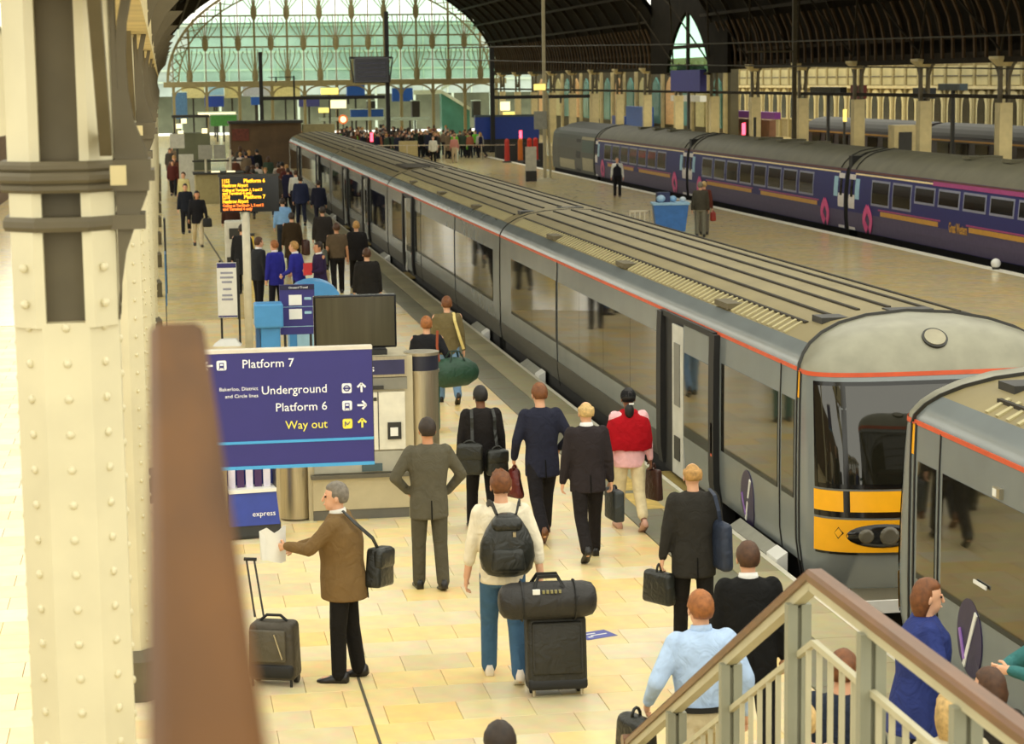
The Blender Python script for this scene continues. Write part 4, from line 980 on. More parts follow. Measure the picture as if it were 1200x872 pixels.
pp = tag(MB().loft([[(-.1,-.15,0),(.1,-.15,0),(.1,.15,.1),(-.1,.15,.1)],[(-.1,-.15,.006),(.1,-.15,.006),(.1,.15,.106),(-.1,.15,.106)]]).build('paper_sheet', white, None, loc=(1.86,30.2,1.16), rz=.2), 'white paper sheet lying on the glass desk', 'paper')
# floor decal
fd = thing('floor_sign', 'small blue sticker on the floor beside the black suitcase', 'floor sign', (3.80,18.84,.001), .35); MB().b2(-.16,.16,-.12,.12,0,.003).build('sticker', mat('sticker_blue',(86,92,160),.5), fd); MB().b2(-.11,.02,.04,.06,.003,.005).build('mark', white, fd); MB().b2(-.11,-.06,-.06,-.03,.003,.005).build('mark', white, fd); MB().b2(-.06,.11,-.02,.0,.003,.005).build('mark', white, fd)
for k in range(2): tag(MB().b2(-.16,.16,-.5,.5,.0,.003).build('floor_marking', mat('worn_yellow',(206,176,96),.6,var=.2), None, loc=(5.62+.0,24.9+k*1.2,.001)), ('worn yellow marking on the grey band beside the open train door','worn yellow marking on the grey band, just beyond the first one')[k], 'marking')
t = tag(MB().b2(-.012,.012,-1.6,1.6,0,.004).build('floor_channel', mat('channel_dark',(80,74,56),.6), None, loc=(1.51,16.3,.001)), 'dark narrow channel line in the floor behind the brown jacket man', 'channel')
m_ = MB(); m_.bar((1.13,81.8,.002),(1.63,59.9,.002),.05,.004).bar((1.63,59.9,.002),(1.9,54.3,.002),.05,.004); tag(m_.build('floor_channel', mat('channel_dark',(80,74,56),.6)), 'dark cable line curving across the floor left of the departure board', 'channel')
# ------------------------------------------------------------------ stair with railing
rail_paint = mat('railing_sage', (140,141,122), .45, var=.05); rail_light = mat('railing_cream', (186,180,150), .45, var=.05); wood = mat('varnished_handrail', (104,66,32), .3, var=.2, scale=3, stretch=(8,1,8))
st = thing('staircase', 'concrete stair with landing below the right railing', 'stairs', (2.42,0,0))
MB().b2(-.45,.45,2.6,9.4,1.68,1.80).build('landing', grout, st)
for k in range(9): MB().b2(-.45,.45,9.4+.45*k,9.85+.45*k,0,1.62-.18*k).build('step', grout, st)
for y in (3,6,9): MB().b2(-.4,.4,y,y+.2,0,1.68).build('support', dark, st)
ra = thing('stair_railing', 'sage steel stair railing with brown wooden handrail peaking at lower right', 'railing', (2.94,0,0))
def rz_(y): return 2.79 if y <= 9.4 else 2.79-(y-9.4)*.513
pts = [(0,3.0,2.79),(0,9.4,2.79),(0,13.45,rz_(13.45))]
for a, b in zip(pts, pts[1:]):
    a, b = Vector(a), Vector(b); d = (b-a).normalized()
    rbx = MB(); w, h = .046, .026
    n = Vector((1,0,0)); u = n.cross(d)
    if u.z < 0: u = -u
    prof = [(-w,-h),(w,-h),(w,h*.3),(w*.7,h),(-w*.7,h),(-w,h*.3)]
    rbx.loft([[a+n*x+u*z for x,z in prof],[b+n*x+u*z for x,z in prof]]); rbx.build('handrail', wood, ra)
    MB().bar(a-Vector((0,0,.052)), b-Vector((0,0,.052)), .062, .05, u).build('rail_core', rail_light, ra)
    MB().bar(a-Vector((0,0,.33)), b-Vector((0,0,.33)), .03, .03, u).build('sub_rail', rail_light, ra)
    MB().bar(a-Vector((0,0,1.02)), b-Vector((0,0,1.02)), .03, .03, u).build('bottom_rail', rail_light, ra)
MB().cyl((-.05,13.47,rz_(13.45)),(.05,13.47,rz_(13.45)),.05,n=12).build('handrail_end', wood, ra)
posts = [3.9,5.1,6.3,7.48,8.58,9.66,10.9,12.15,13.2]
for y in posts:
    z1 = rz_(y)-.07
    for s in (-1,1): MB().b2(s*.034-.024,s*.034+.024,y-.03,y+.03,z1-1.15,z1).build('post_plate', rail_paint, ra)
    MB().b2(-.012,.012,y-.012,y+.02,z1-1.1,z1-.02).build('post_web', mat('railing_shade',(120,120,102),.5), ra)
y = 3.1
while y < 13.3:
    if min(abs(y-q) for q in posts) > .09: MB().b2(-.013,.013,y-.006,y+.006,rz_(y)-1.02,rz_(y)-.33).build('baluster', rail_light, ra)
    y += .168
# timber rail close to the lens, with its steel post and the footbridge deck under the viewer
nr = thing('timber_handrail', 'blurred brown wooden handrail close to the camera at left', 'handrail', (0,0,0))
bw = mat('brown_timber', (88,54,12), .6, spec=.15, var=.25, scale=2.5, stretch=(6,.8,6))
q0, q1 = Vector((.012,3.2,4.725)), Vector((.017,.75,4.63))
prof = [(-.040,-.035),(.040,-.035),(.040,.012),(.028,.022),(-.028,.022),(-.040,.012)]
MB().loft([[q0+Vector((x,0,z)) for x,z in prof],[q1+Vector((x,0,z)) for x,z in prof]]).build('handrail', bw, nr)
MB().b2(-.005,.03,2.6,2.64,3.4,4.69).build('post', dark, nr); MB().b2(-.005,.03,1.0,1.04,3.4,4.62).build('post', dark, nr)
fb = thing('footbridge_deck', 'footbridge deck under the viewpoint', 'footbridge', (0,0,0)); MB().b2(-1.2,1.9,-2.5,3.3,3.25,3.4).build('deck', grout, fb)
for x in (-1.1,1.8): MB().b2(x-.1,x+.1,-1,-.8,0,3.25).build('support', dark, fb); MB().b2(x-.1,x+.1,2.0,2.2,0,3.25).build('support', dark, fb)
# ------------------------------------------------------------------ far platform furniture
t = thing('wheeled_bin', 'blue wheeled rubbish bin heaped with bags on the far platform', 'bin', (16.05,67,0), -.15)
MB().loft([[(-.46,-.36,.2),(.46,-.36,.2),(.46,.36,.2),(-.46,.36,.2)],[(-.56,-.42,1.05),(.56,-.42,1.05),(.56,.42,1.05),(-.56,.42,1.05)]]).build('tub', mat('bin_blue',(52,112,188),.45,var=.1), t)
MB().b2(-.6,.6,-.46,.46,1.05,1.12).build('rim', mat('bin_pale_rim',(150,190,220),.5), t)
for x in (-.38,.38):
    for y in (-.28,.28): MB().cyl((x-.03,y,.1),(x+.03,y,.1),.1,n=12).build('wheel', black, t)
for i, (x, y, r, c) in enumerate(((-.3,0,.15,(170,200,222)),(.12,.1,.13,(140,180,214)),(.40,-.1,.11,(200,210,216)))):
    tag(MB().ell((0,0,.0),(r,r,r*.8),10,8).build('rubbish_bag', mat('bag_%d'%i,c,.35,var=.2), None, True, loc=(16.05+x,67+y,1.12+r*.8)), ('pale blue rubbish bag on the left of the blue bin','mid blue rubbish bag in the middle of the blue bin','small whitish rubbish bag on the right of the blue bin')[i], 'bag')
t = tag(MB().b2(-.2,.2,-.15,.15,0,.32).build('dark_sack', mat('dark_blue_sack',(40,50,90),.5), None, loc=(15.85,67.15,1.12)), 'dark blue box balanced on top of the bin bags', 'box')
t = thing('crowd_barrier', 'low metal rack with thin uprights left of the blue bin', 'barrier', (15.1,67.2,0))
for k in range(5): MB().b2(-.32+.16*k-.015,-.32+.16*k+.015,-.02,.02,0,.85).build('upright', steel, t)
MB().b2(-.34,.34,-.02,.02,.82,.87).build('top_bar', steel, t); MB().b2(-.34,.34,-.2,.2,0,.04).build('foot', dark, t)
t = thing('kerb_lamp', 'round white lamp at the platform edge at the far right', 'lamp', (21.45,53.0,0)); MB().ell((0,0,.16),(.13,.13,.13),12,8).build('globe', white, t, True); MB().cyl((0,0,0),(0,0,.06),.1,n=10).build('base', dark, t)
# far left: hut, boards, bin, cash machine
t = thing('ticket_hut', 'beige low hut at the far left beyond the departure board', 'hut', (2.1,92,0)); MB().b2(-.75,.85,0,1.5,0,1.25).build('front_wall', mat('hut_beige',(156,146,104),.7,var=.1), t); MB().b2(-.85,1.3,-.1,1.6,1.25,1.33).build('counter', dark, t); MB().b2(-.85,1.3,1,1.2,1.75,1.82).build('canopy', dark, t)
for x in (-.3,.75): MB().cyl((x,.1,0),(x,.1,2.3),.05,n=8).build('pole', mat('pale_pole',(206,200,176),.5), t)
for x in (.1,.75): MB().b2(x-.18,x+.18,-.12,-.1,1.34,1.4).build('strip_lamp', wlit, t)
MB().b2(-.6,.0,.0,.08,1.9,2.5).build('sign_plate', mat('grey_notice',(150,150,138),.6), t); MB().b2(.05,.55,.0,.08,1.9,2.5).build('sign_plate', mat('grey_notice',(150,150,138),.6), t)
t = thing('notice_board', 'tall white notice board against the left column row', 'notice', (1.0,96,0)); MB().b2(-.3,.35,0,.06,.2,2.0).build('board', mat('notice_greywhite',(196,196,184),.6), t); MB().b2(-.3,-.25,.06,.1,0,2.0).build('leg', dark, t); MB().b2(.3,.35,.06,.1,0,2.0).build('leg', dark, t)
t = thing('hanging_notice', 'small white board hanging above the tall notice at far left', 'notice', (.72,105,0)); MB().b2(-.35,.35,0,.06,2.0,2.7).build('board', mat('notice_greywhite',(196,196,184),.6), t); MB().b2(-.05,.05,.06,.1,0,2.7).build('post', dark, t)
t = thing('cash_machine', 'white upright machine left of the departure board', 'machine', (1.95,60,0)); rbox((.62,.5,1.3),.03,1,loc=(0,0,.65)).build('body', mat('machine_white',(206,204,190),.4), t); MB().b2(-.2,.2,-.27,-.25,.8,1.1).build('screen', dark, t); MB().b2(-.28,.28,-.3,-.25,.12,.3).build('tray', dark, t)
t = thing('yellow_post', 'yellow square post below the departure board', 'post', (2.22,58,0)); MB().b2(-.13,.13,-.13,.13,0,1.0).build('post', mat('post_yellow',(220,186,40),.5), t); MB().b2(-.15,.15,-.15,.15,1.0,1.06).build('cap', dark, t)
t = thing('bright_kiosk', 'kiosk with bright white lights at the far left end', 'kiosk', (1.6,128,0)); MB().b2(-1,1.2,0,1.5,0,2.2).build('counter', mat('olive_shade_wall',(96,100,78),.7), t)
for x, z in ((-.6,2.6),(-.3,2.9),(-.5,2.2),(.9,2.3)): MB().b2(x-.16,x+.16,-.1,0,z-.12,z+.16).build('lamp', wlit, t)
MB().b2(-1,1.2,0,1.5,3.1,3.25).build('canopy', dark, t); MB().b2(-.9,-.8,.2,.3,2.2,3.1).build('post', dark, t); MB().b2(1.0,1.1,.2,.3,2.2,3.1).build('post', dark, t)
t = thing('brown_stall', 'brown fronted stall behind the crowd on the left platform', 'stall', (6.0,128,0)); MB().b2(-2.0,2.2,0,2,0,2.7).build('front', mat('stall_brown',(92,72,48),.7,var=.3,scale=1), t); MB().b2(-2.1,2.3,-.2,2,2.7,2.85).build('roof', dark, t); MB().b2(-1.9,-.9,-.05,0,1.7,2.4).build('red_panel', mat('red_panel',(104,50,36),.6,var=.3), t); MB().b2(2.3,4.2,.2,1,0,2.6).build('beige_panel', mat('hut_beige',(156,146,104),.7), t)
struct(MB().b2(-7.5,-7,3,215,-1.2,3.6).build('wall_left', mat('dim_brick',(96,74,54),.8,var=.25,scale=3)))
t = thing('platform_sign', 'thin blue and black sign strip fixed along the left columns', 'sign', (-.02,40,0)); MB().b2(-.015,.015,-.4,.4,1.05,2.0).build('blue_panel', mat('strip_blue',(54,96,130),.5), t); MB().b2(-.01,.03,.42,.8,1.2,2.6).build('black_panel', black, t); MB().b2(-.02,.0,-.05,.05,0,1.2).build('post', dark, t)
# ------------------------------------------------------------------ people
def cloth(n, c, v=.08): return mat('cloth_'+n, c, .85, var=v, scale=12, spec=.2, bump=(7,.55,.05))
SKIN = [mat('skin_light',(222,170,136),.5,var=.05), mat('skin_warm',(204,146,108),.5,var=.05), mat('skin_brown',(120,78,54),.5,var=.05)]
HAIR = {k: mat('hair_'+k, c, .6, var=.3, scale=30) for k, c in dict(black=(22,18,16), brown=(74,46,24), auburn=(112,66,30), blond=(176,134,74), grey=(120,112,100), dark=(44,32,22), ginger=(150,92,44), fair=(196,164,106)).items()}
def ik(S, H, l1, l2, pole):
    S, H = Vector(S), Vector(H); d = H-S; D_ = min(d.length, (l1+l2)*.998); d.normalize(); H = S+d*D_
    a = (l1*l1-l2*l2+D_*D_)/(2*D_); h = math.sqrt(max(0,l1*l1-a*a)); p = Vector(pole); p = p-d*p.dot(d); p.normalize()
    return S+d*a+p*h, H
def person(label, x, y, face=0., height=1.75, legs=((4,4),(-4,4)), arms=None, lean=2., top='jacket', cols=None, hair='brown', hairkind='short', skin=0,
           vox=.015, sleeve='long', bulk=1., turn=0., nod=0., shoe=(24,22,20), collar=None, trouser_end=0., hem=None, z=0., group=None, frontshirt=None, tie=None, name='person', facefeat=False, depth=1., tousle=.035):
    """face: degrees, 0 looks along +y (away from the camera), 90 looks towards -x"""
    C_ = dict(top=(40,38,36), legs=(30,28,26)); C_.update(cols or {})
    k = height/1.75; P0 = thing(name, label, 'person', (x,y,z), math.radians(face), group); P0.scale = (k,k,k)
    li = math.radians(lean); u = Vector((0,math.sin(li),math.cos(li)))
    LT, LS = .43, .41; foot = []
    zs_ = []
    for th, kn in legs:
        a, b = math.radians(th), math.radians(kn); zs_.append(LT*math.cos(a)+LS*math.cos(a-b))
    zh = .085+max(zs_); P = Vector((0,0,zh))
    J = []
    for s, (th, kn) in zip((-1,1), legs):
        a, b = math.radians(th), math.radians(kn); H_ = P+Vector((s*.095,0,-.02)); K = H_+Vector((s*.008,LT*math.sin(a),-LT*math.cos(a))); A = K+Vector((s*.004,LS*math.sin(a-b),-LS*math.cos(a-b)+.02))
        J.append((H_,K,A,math.degrees(a-b)))
    def at_(t, dx=0, dy=0): return P+u*t+Vector((dx,dy,0))
    def ringl(t, rx, ry, dy=0, n=16): c = at_(t,0,dy); return [c+Vector((rx*math.cos(2*PI*i/n), ry*math.sin(2*PI*i/n), 0)) for i in range(n)]
    arms = arms or {}
    A_ = []
    for s, key in ((-1,'L'),(1,'R')):
        S = at_(.482, s*.188); spec = arms.get(key, (s*.27,.04,.80)); Ht = Vector(spec[:3])
        pole = spec[3] if len(spec) > 3 else (s*.5,-1,-.1)
        E, Wp = ik(S, Ht, .30, .26, pole); A_.append((s,S,E,Wp))
    NB = at_(.53); HC = at_(.682,0,.02)
    hm = Matrix.Rotation(math.radians(turn),3,'Z') @ Matrix.Rotation(math.radians(-nod),3,'X')
    def hp(v): return HC+hm @ Vector(v)
    # --- body (one continuous skin mesh)
    b = MB(); ex = MB()
    b.loft([ringl(t,rx*.93,ry*.93) for t,rx,ry in ((-.10,.16,.115),(.0,.165,.118),(.15,.145,.1),(.33,.172,.112),(.45,.165,.095),(.52,.09,.07))])
    for H_,K,A,ang in J: b.cap(H_,.075,K,.055); b.cap(K,.053,A,.04); b.cap(A+Vector((0,-.03,-.05)),.033,A+Vector((0,.14,-.06)),.03)
    for s,S,E,Wp in A_:
        b.cap(S,.058,E,.042); b.cap(E,.041,Wp,.03)
        d = (Wp-E).normalized(); d = (d*.8+Vector((0,0,-.2))).normalized(); n_ = Vector((-s,0,0)); n_ = (n_-d*n_.dot(d)).normalized(); f = n_.cross(d)*(1 if s > 0 else -1)
        if f.y < 0: f = -f
        for q in (-.022,.0,.022): b.cap(Wp+f*q*.6,.021,Wp+d*.075+f*q,.017,8)
        for i, (q, L) in enumerate(((-.03,.052),(-.011,.062),(.009,.066),(.029,.06))):
            k0 = Wp+d*.078+f*q; k1 = k0+(d*.85+n_*.35)*L*.6; k2 = k1+(d*.35+n_*.9)*L*.5
            ex.cap(k0,.0095,k1,.009,6); ex.cap(k1,.009,k2,.0075,6)
        t0 = Wp+d*.02+f*.026; t1 = t0+(d*.6+f*.6+n_*.35)*.038; t2 = t1+(d*.8+n_*.4)*.03; ex.cap(t0,.012,t1,.0105,6); ex.cap(t1,.0105,t2,.009,6)
    b.cap(NB-u*.03,.060,HC-u*.05+Vector((0,-.012,0)),.054)
    b.ell(hp((0,-.008,.02)),(.077,.097,.105),14,10,hm); b.ell(hp((0,.030,-.045)),(.060,.064,.078),12,8,hm); b.ell(hp((0,.06,-.095)),(.028,.026,.022),8,6,hm)
    ex.cap(hp((0,.092,.012)),.008,hp((0,.106,-.026)),.012,8); ex.ell(hp((0,.092,-.062)),(.024,.010,.007),8,6,hm)
    for s in (-1,1): ex.ell(hp((s*.079,-.008,-.008)),(.010,.021,.031),8,6,hm @ Matrix.Rotation(s*.25,3,'Z')); ex.ell(hp((s*.03,.082,.026)),(.02,.010,.007),8,6,hm)
    obj('body', remesh(b, vox, 3, ex), SKIN[skin], P0)
    if facefeat:
        for s in (-1,1): MB().ell(hp((s*.031,.081,.010)),(.013,.010,.008),8,6,hm).build('eye', mat('eye_dark',(40,30,26),.2), P0, True)
    # --- hair
    hb = MB(); nu, nv = 24, 16; vs = []; fs = []
    for i in range(nv+1):
        t = PI*i/nv
        for j in range(nu):
            q = 2*PI*j/nu; d = Vector((math.sin(t)*math.cos(q), math.sin(t)*math.sin(q), math.cos(t)))
            low = {'short':-.66,'bald':-.55,'long':-.95,'cap':-.2}.get(hairkind,-.5)
            r = 1.0; front = d.y > (.05 if hairkind == 'long' else .30)
            if front and d.z < .52+.25*abs(d.x)*0: r = .80
            if not front and d.z < low: r = .80
            if d.y > -.25 and d.z < -.14 and hairkind in ('short','bald'): r = .82
            if hairkind == 'bald' and d.z > .45: r = .86
            nz = noise.noise(d*5+Vector((x,y,0)))*tousle
            v = Vector((d.x*.090, d.y*.110-.014, d.z*.119+.022))*(r+(nz if r > .9 else 0))
            if hairkind == 'long' and d.z < -.1 and not front: v.z -= .10*(-.1-d.z); v.x *= 1.08; v.y -= .012
            vs.append(hp(v))
    for i in range(nv):
        for j in range(nu): fs.append((i*nu+j,(i+1)*nu+j,(i+1)*nu+(j+1)%nu,i*nu+(j+1)%nu))
    hb.add(vs, fs)
    if hairkind == 'cap': 
        hb.build('hair', HAIR[hair], P0, True); MB().ell(hp((0,-.012,.035)),(.094,.112,.10),16,10,hm).build('cap', cloth('cap',(26,26,28)), P0, True)
    else: hb.build('hair', HAIR[hair], P0, True)
    # --- trousers
    tr = MB(); tr.loft([ringl(t,rx*bulk,ry*bulk) for t,rx,ry in ((-.13,.12,.10),(-.08,.175,.128),(.0,.178,.13),(.09,.165,.12),(.12,.155,.11))])
    for H_,K,A,ang in J:
        tr.cap(H_+Vector((0,0,-.01)),.099,K,.077); e = K.lerp(A+Vector((0,0,-.015)), 1-trouser_end); tr.cap(K,.075,e,.067 if trouser_end < .05 else .066)
    obj('trousers', remesh(tr, max(vox,.015), 3), cloth('legs_%d_%d_%d'%C_['legs'], C_['legs']), P0)
    sm = mat('shoe_%d_%d_%d'%shoe, shoe, .35)
    for H_,K,A,ang in J:
        pit = max(-50,min(25,ang*1.0)); R_ = Matrix.Rotation(math.radians(pit if pit > 0 else pit*.9),3,'X')
        m_ = MB()
        prof = []
        for yy, hw, h0, h1 in ((-.085,.022,-.035,.03),(-.07,.034,-.045,.05),(-.02,.037,-.045,.055),(.05,.040,-.045,.02),(.11,.047,-.045,.002),(.16,.042,-.045,-.012),(.195,.02,-.04,-.025)):
            prof.append([A+Vector((0,0,-.04))+R_ @ Vector((cx*hw,yy,zz)) for cx,zz in ((-1,h0),(1,h0),(1.02,(h0+h1)/2),(.6,h1),(-.6,h1),(-1.02,(h0+h1)/2))])
        m_.loft(prof).build('shoe', sm, P0, True)
    # --- top garment
    tp = MB()
    h = hem if hem is not None else {'jacket':-.16,'coat':-.42,'shirt':.02,'tee':-.06,'sweater':-.08,'shawl':-.02}[top]
    fl = {'jacket':.0,'coat':.035}.get(top,-.012)
    T = [(h,.195+fl,.142+fl)]
    if h < -.04: T.append((-.02,.192+fl*.5,.138+fl*.3))
    T += [(.13,.178+fl*.2,.128),(.30,.200,.138),(.41,.214,.126),(.482,.208,.112),(.522,.142,.092),(.553,.074,.068)]
    if top in ('shirt','tee'): T = [(t_,rx*.96,ry*.97) for t_,rx,ry in T]
    tp.loft([ringl(t_,rx*bulk,ry*bulk*(depth if t_ < .45 else 1),n=20) for t_,rx,ry in T])
    for s,S,E,Wp in A_:
        g = .0 if top == 'jacket' else -.003
        tp.cap(S+Vector((-s*.012,0,-.005)),(.072+g)*bulk,E,(.058+g)*bulk)
        if sleeve == 'long': tp.cap(E,(.056+g)*bulk,Wp-(Wp-E).normalized()*.015,.044+g)
        elif sleeve == 'roll': tp.cap(E,(.056+g),E.lerp(Wp,.45),.052)
        elif sleeve == 'short':
            pass
    if sleeve == 'short':
        tp = MB(); tp.loft([ringl(t_,rx*bulk,ry*bulk,n=20) for t_,rx,ry in T])
        for s,S,E,Wp in A_: tp.cap(S+Vector((-s*.012,0,-.005)),.070,S.lerp(E,.68),.060)
    obj({'jacket':'jacket','coat':'coat','shirt':'shirt','tee':'polo_shirt','sweater':'sweater','shawl':'blouse'}[top], remesh(tp, max(vox,.014), 4), cloth('top_%d_%d_%d'%C_['top'], C_['top']), P0)
    if top == 'jacket' and vox < .018:
        MB().sweep([at_(t_,0,-ry*bulk*depth-.001) for t_,rx,ry in ((h+.005,0,.142),(h+.1,0,.141),(h+.2,0,.135))],.012,.008,(0,1,0)).build('jacket_vent', cloth('vent',(14,13,12)), P0)
    if collar:
        MB().loft([[at_(t_)+Vector((0,.006,0))+Vector((r*math.cos(2*PI*i/16),r*1.0*math.sin(2*PI*i/16), .012*math.sin(2*PI*i/16)*-1)) for i in range(16)] for t_, r in ((.53,.074),(.555,.075),(.582,.068),(.582,.060))],cap=False).build('shirt_collar', cloth('collar_%d_%d_%d'%collar, collar), P0, True)
    if frontshirt: 
        MB().loft([[at_(t_,sx*w,dy) for sx in (-1,-.4,.4,1)] for t_,w,dy in ((.10,.02,.135),(.3,.05,.146),(.45,.05,.122),(.53,.05,.083))],cap=False,closed=False).build('shirt_front', cloth('front_%d_%d_%d'%frontshirt,frontshirt), P0, True)
    if tie: MB().loft([[at_(t_,sx*w,dy) for sx in (-1,1)] for t_,w,dy in ((.12,.02,.150),(.3,.03,.160),(.5,.014,.118))],cap=False,closed=False).build('tie', cloth('tie_%d_%d_%d'%tie,tie), P0, True)
    P0['hand'] = 0; del P0['hand']
    R3 = Matrix.Rotation(math.radians(face),3,'Z')
    W_ = lambda v: R3 @ (Vector(v)*k)+Vector((x,y,z))
    info = {'L': W_(A_[0][3]), 'R': W_(A_[1][3]), 'P': W_(P), 'chest': W_(at_(.33)), 'shL': W_(A_[0][1]), 'shR': W_(A_[1][1]), 'fn': W_, 'obj': P0, 'top': None, 'at': at_}
    return info
def bagmat(n, c, r=.55): return mat('bag_'+n, c, r, var=.15, scale=9, bump=(9,.4,.04))
def softbag(name, label, cat, loc, d, m, rz=0, r=.05, handle=None, flap=True, strap=None, tilt=0, top=.9, grp=None):
    t = thing(name, label, cat, loc, rz, grp); t.rotation_euler = (0,tilt,rz)
    rbox(d, min(r,min(d)/2.3), 3, top=top, loc=(0,0,d[2]/2)).build('body', m, t, True)
    if flap: rbox((d[0]*.97,d[1]*.55,d[2]*.5),min(.03,d[1]*.2),2,loc=(0,-d[1]*.27,d[2]*.72)).build('flap', m, t, True)
    if handle: MB().tube([(-d[0]*.22,0,d[2]*.94)]+[(d[0]*.22*math.cos(PI-PI*q/6),0,d[2]*.94+handle*math.sin(PI*q/6)) for q in range(1,6)]+[(d[0]*.22,0,d[2]*.94)],.012,6).build('handle', m, t, True)
    if strap:
        inv = t.matrix_basis.inverted() if False else None
        R_ = (Matrix.Translation(Vector(loc)) @ t.rotation_euler.to_matrix().to_4x4()).inverted()
        MB().sweep([R_ @ Vector(p) for p in strap],.035,.008,(0,1,0)).build('strap', m, t)
    return t
stance = ((5,3),(-3,2)); walkL = ((24,12),(-18,22)); walkR = ((-18,24),(24,12)); midL = ((14,10),(-14,26)); midR = ((-14,26),(14,10))
pk = (26,26,26)
# 1 man in the brown jacket, looking left with a paper
i1 = person('man in brown tweed jacket with shoulder bag, standing facing left with a paper', 1.40,17.85,72,1.74,((4,4),(-5,3)),{'L':(-.14,.46,1.20,(-1,-.3,-1)),'R':(.12,.43,1.14,(1,-.2,-1))},3,'jacket',dict(top=(116,92,58),legs=(24,22,20)),'grey','short',0,hem=-.20,collar=(226,224,214),turn=15,bulk=1.08,depth=1.35,facefeat=True)
p = thing('newspaper', 'white crumpled paper held up by the man in brown jacket', 'paper', (i1['L'].x-.10,i1['L'].y+.05,i1['L'].z-.02), .35)
m_ = MB()
for q in range(2): m_.loft([[(-.11+.055*i,.02*math.sin(i*1.7+q)+.02*q,-.12+.02*math.cos(i)) for i in range(5)],[(-.12+.06*i,.03*math.cos(i*1.3+q)+.015*q,.15+.03*math.sin(i*2)) for i in range(5)]],cap=False,closed=False)
m_.build('sheet', white, p, True)
bx = i1['P']
softbag('shoulder_bag','black leather shoulder bag at the back of the brown jacket man','bag',(bx.x+.31,bx.y+.02,bx.z-.12),(.34,.15,.34),bagmat('blackleather',(30,32,28),.4),PI/2-.5,.03,strap=[(bx.x+.31,bx.y+.0,bx.z+.20),(bx.x+.25,bx.y-.10,bx.z+.33),(bx.x+.10,bx.y-.15,bx.z+.48),(bx.x-.0,bx.y-.1,bx.z+.58)],tilt=.12)
# his trolley case
t = thing('trolley_case', 'dark grey wheeled case with raised handle left of the brown jacket man', 'suitcase', (.80,17.85,0), -.35)
rbox((.42,.26,.50),.05,3,top=.93,loc=(0,0,.30)).build('shell', bagmat('charcoal',(62,56,44)), t, True); rbox((.40,.28,.14),.04,2,loc=(0,0,.14)).build('lower_panel', black, t, True); rbox((.32,.04,.28),.015,2,loc=(-.02,-.135,.36)).build('front_pocket', bagmat('charcoal2',(80,74,60)), t, True)
MB().bar((.12,-.165,.26),(.05,-.155,.47),.01,.035,(0,-1,0)).build('reflective_zip', steel, t)
for x in (-.17,.17): MB().cyl((x-.02,.06,.045),(x+.02,.06,.045),.045,n=12).build('wheel', black, t); MB().cyl((x,-.1,0),(x,-.1,.08),.012,n=8).build('foot', black, t)
MB().tube([(-.20,.10,.55),(-.34,.34,1.0)],.010,6).build('handle_stem', dark, t); MB().tube([(-.12,.10,.55),(-.27,.34,1.0)],.010,6).build('handle_stem', dark, t); MB().tube([(-.36,.34,1.0),(-.25,.34,1.0)],.017,6).build('grip', black, t)
MB().tube([(-.12,0,.55),(-.06,0,.60),(.06,0,.60),(.12,0,.55)],.014,6).build('carry_handle', black, t)
# 2 grey suit
person('man in grey suit seen from behind with hands in pockets', 2.53,21.0,4,1.76,((5,4),(-4,10)),{'L':(-.19,.10,.98,(-1,-.5,0)),'R':(.20,.11,.95,(1,-.4,0))},1,'jacket',dict(top=(88,84,70),legs=(80,76,62)),'dark','short',1,hem=-.20,bulk=1.02)
# 3 black suit with two bags
i3 = person('man in black suit with two black shoulder bags, behind the grey suit man', 3.47,23.7,2,1.68,((12,8),(-8,14)),{'L':(-.27,.05,.80),'R':(.27,.05,.80)},2,'jacket',dict(top=(32,29,29),legs=(24,22,22)),'black','short',2,bulk=1.06)
for s, l, dz in ((-1,'black shoulder bag on the left hip of the two bag man',0),(1,'smaller black shoulder bag on the right hip of the two bag man',-.02)):
    c = i3['P']
    softbag('shoulder_bag',l,'bag',(c.x+s*.14-(.03 if s<0 else 0),c.y-.24,c.z-.19+dz),(.30 if s<0 else .26,.13,.36 if s<0 else .30),bagmat('blackleather',(30,32,28),.4),.15*s,.04,
        strap=[(c.x+s*.14,c.y-.24,c.z+.12),(c.x+s*.13,c.y-.165,c.z+.3),(c.x+s*.13,c.y-.15,c.z+.44),(c.x+s*.12,c.y-.06,c.z+.53)],handle=.05)
# 4 navy suit walking
i4 = person('man in navy suit walking away, near the platform edge', 4.07,23.15,6,1.80,walkR,{'L':(-.27,.16,.86),'R':(.24,.14,.95)},5,'jacket',dict(top=(36,38,54),legs=(30,28,32)),'auburn','short',0,shoe=(110,66,30),nod=10,hem=-.20)
softbag('hand_bag','dark red leather bag in the left hand of the navy suit man','bag',(i4['L'].x-.0,i4['L'].y,i4['L'].z-.45),(.13,.30,.34),bagmat('oxblood',(92,22,18),.35),.5,.06,handle=.05,flap=False,top=.5)
# 5 charcoal suit
i5 = person('balding fair man in charcoal suit walking away with a case', 4.36,22.0,3,1.72,midR,{'L':(-.27,.05,.82),'R':(.27,.02,.80)},3,'jacket',dict(top=(44,38,40),legs=(32,28,28)),'fair','bald',0,collar=(236,236,236),hem=-.17,bulk=1.03)
softbag('briefcase','dark slate case in the right hand of the charcoal suit man','bag',(i5['R'].x+.06,i5['R'].y+.1,i5['R'].z-.45),(.12,.36,.34),bagmat('slate',(44,50,52),.5),.12,.03,handle=.06,flap=False,top=1)
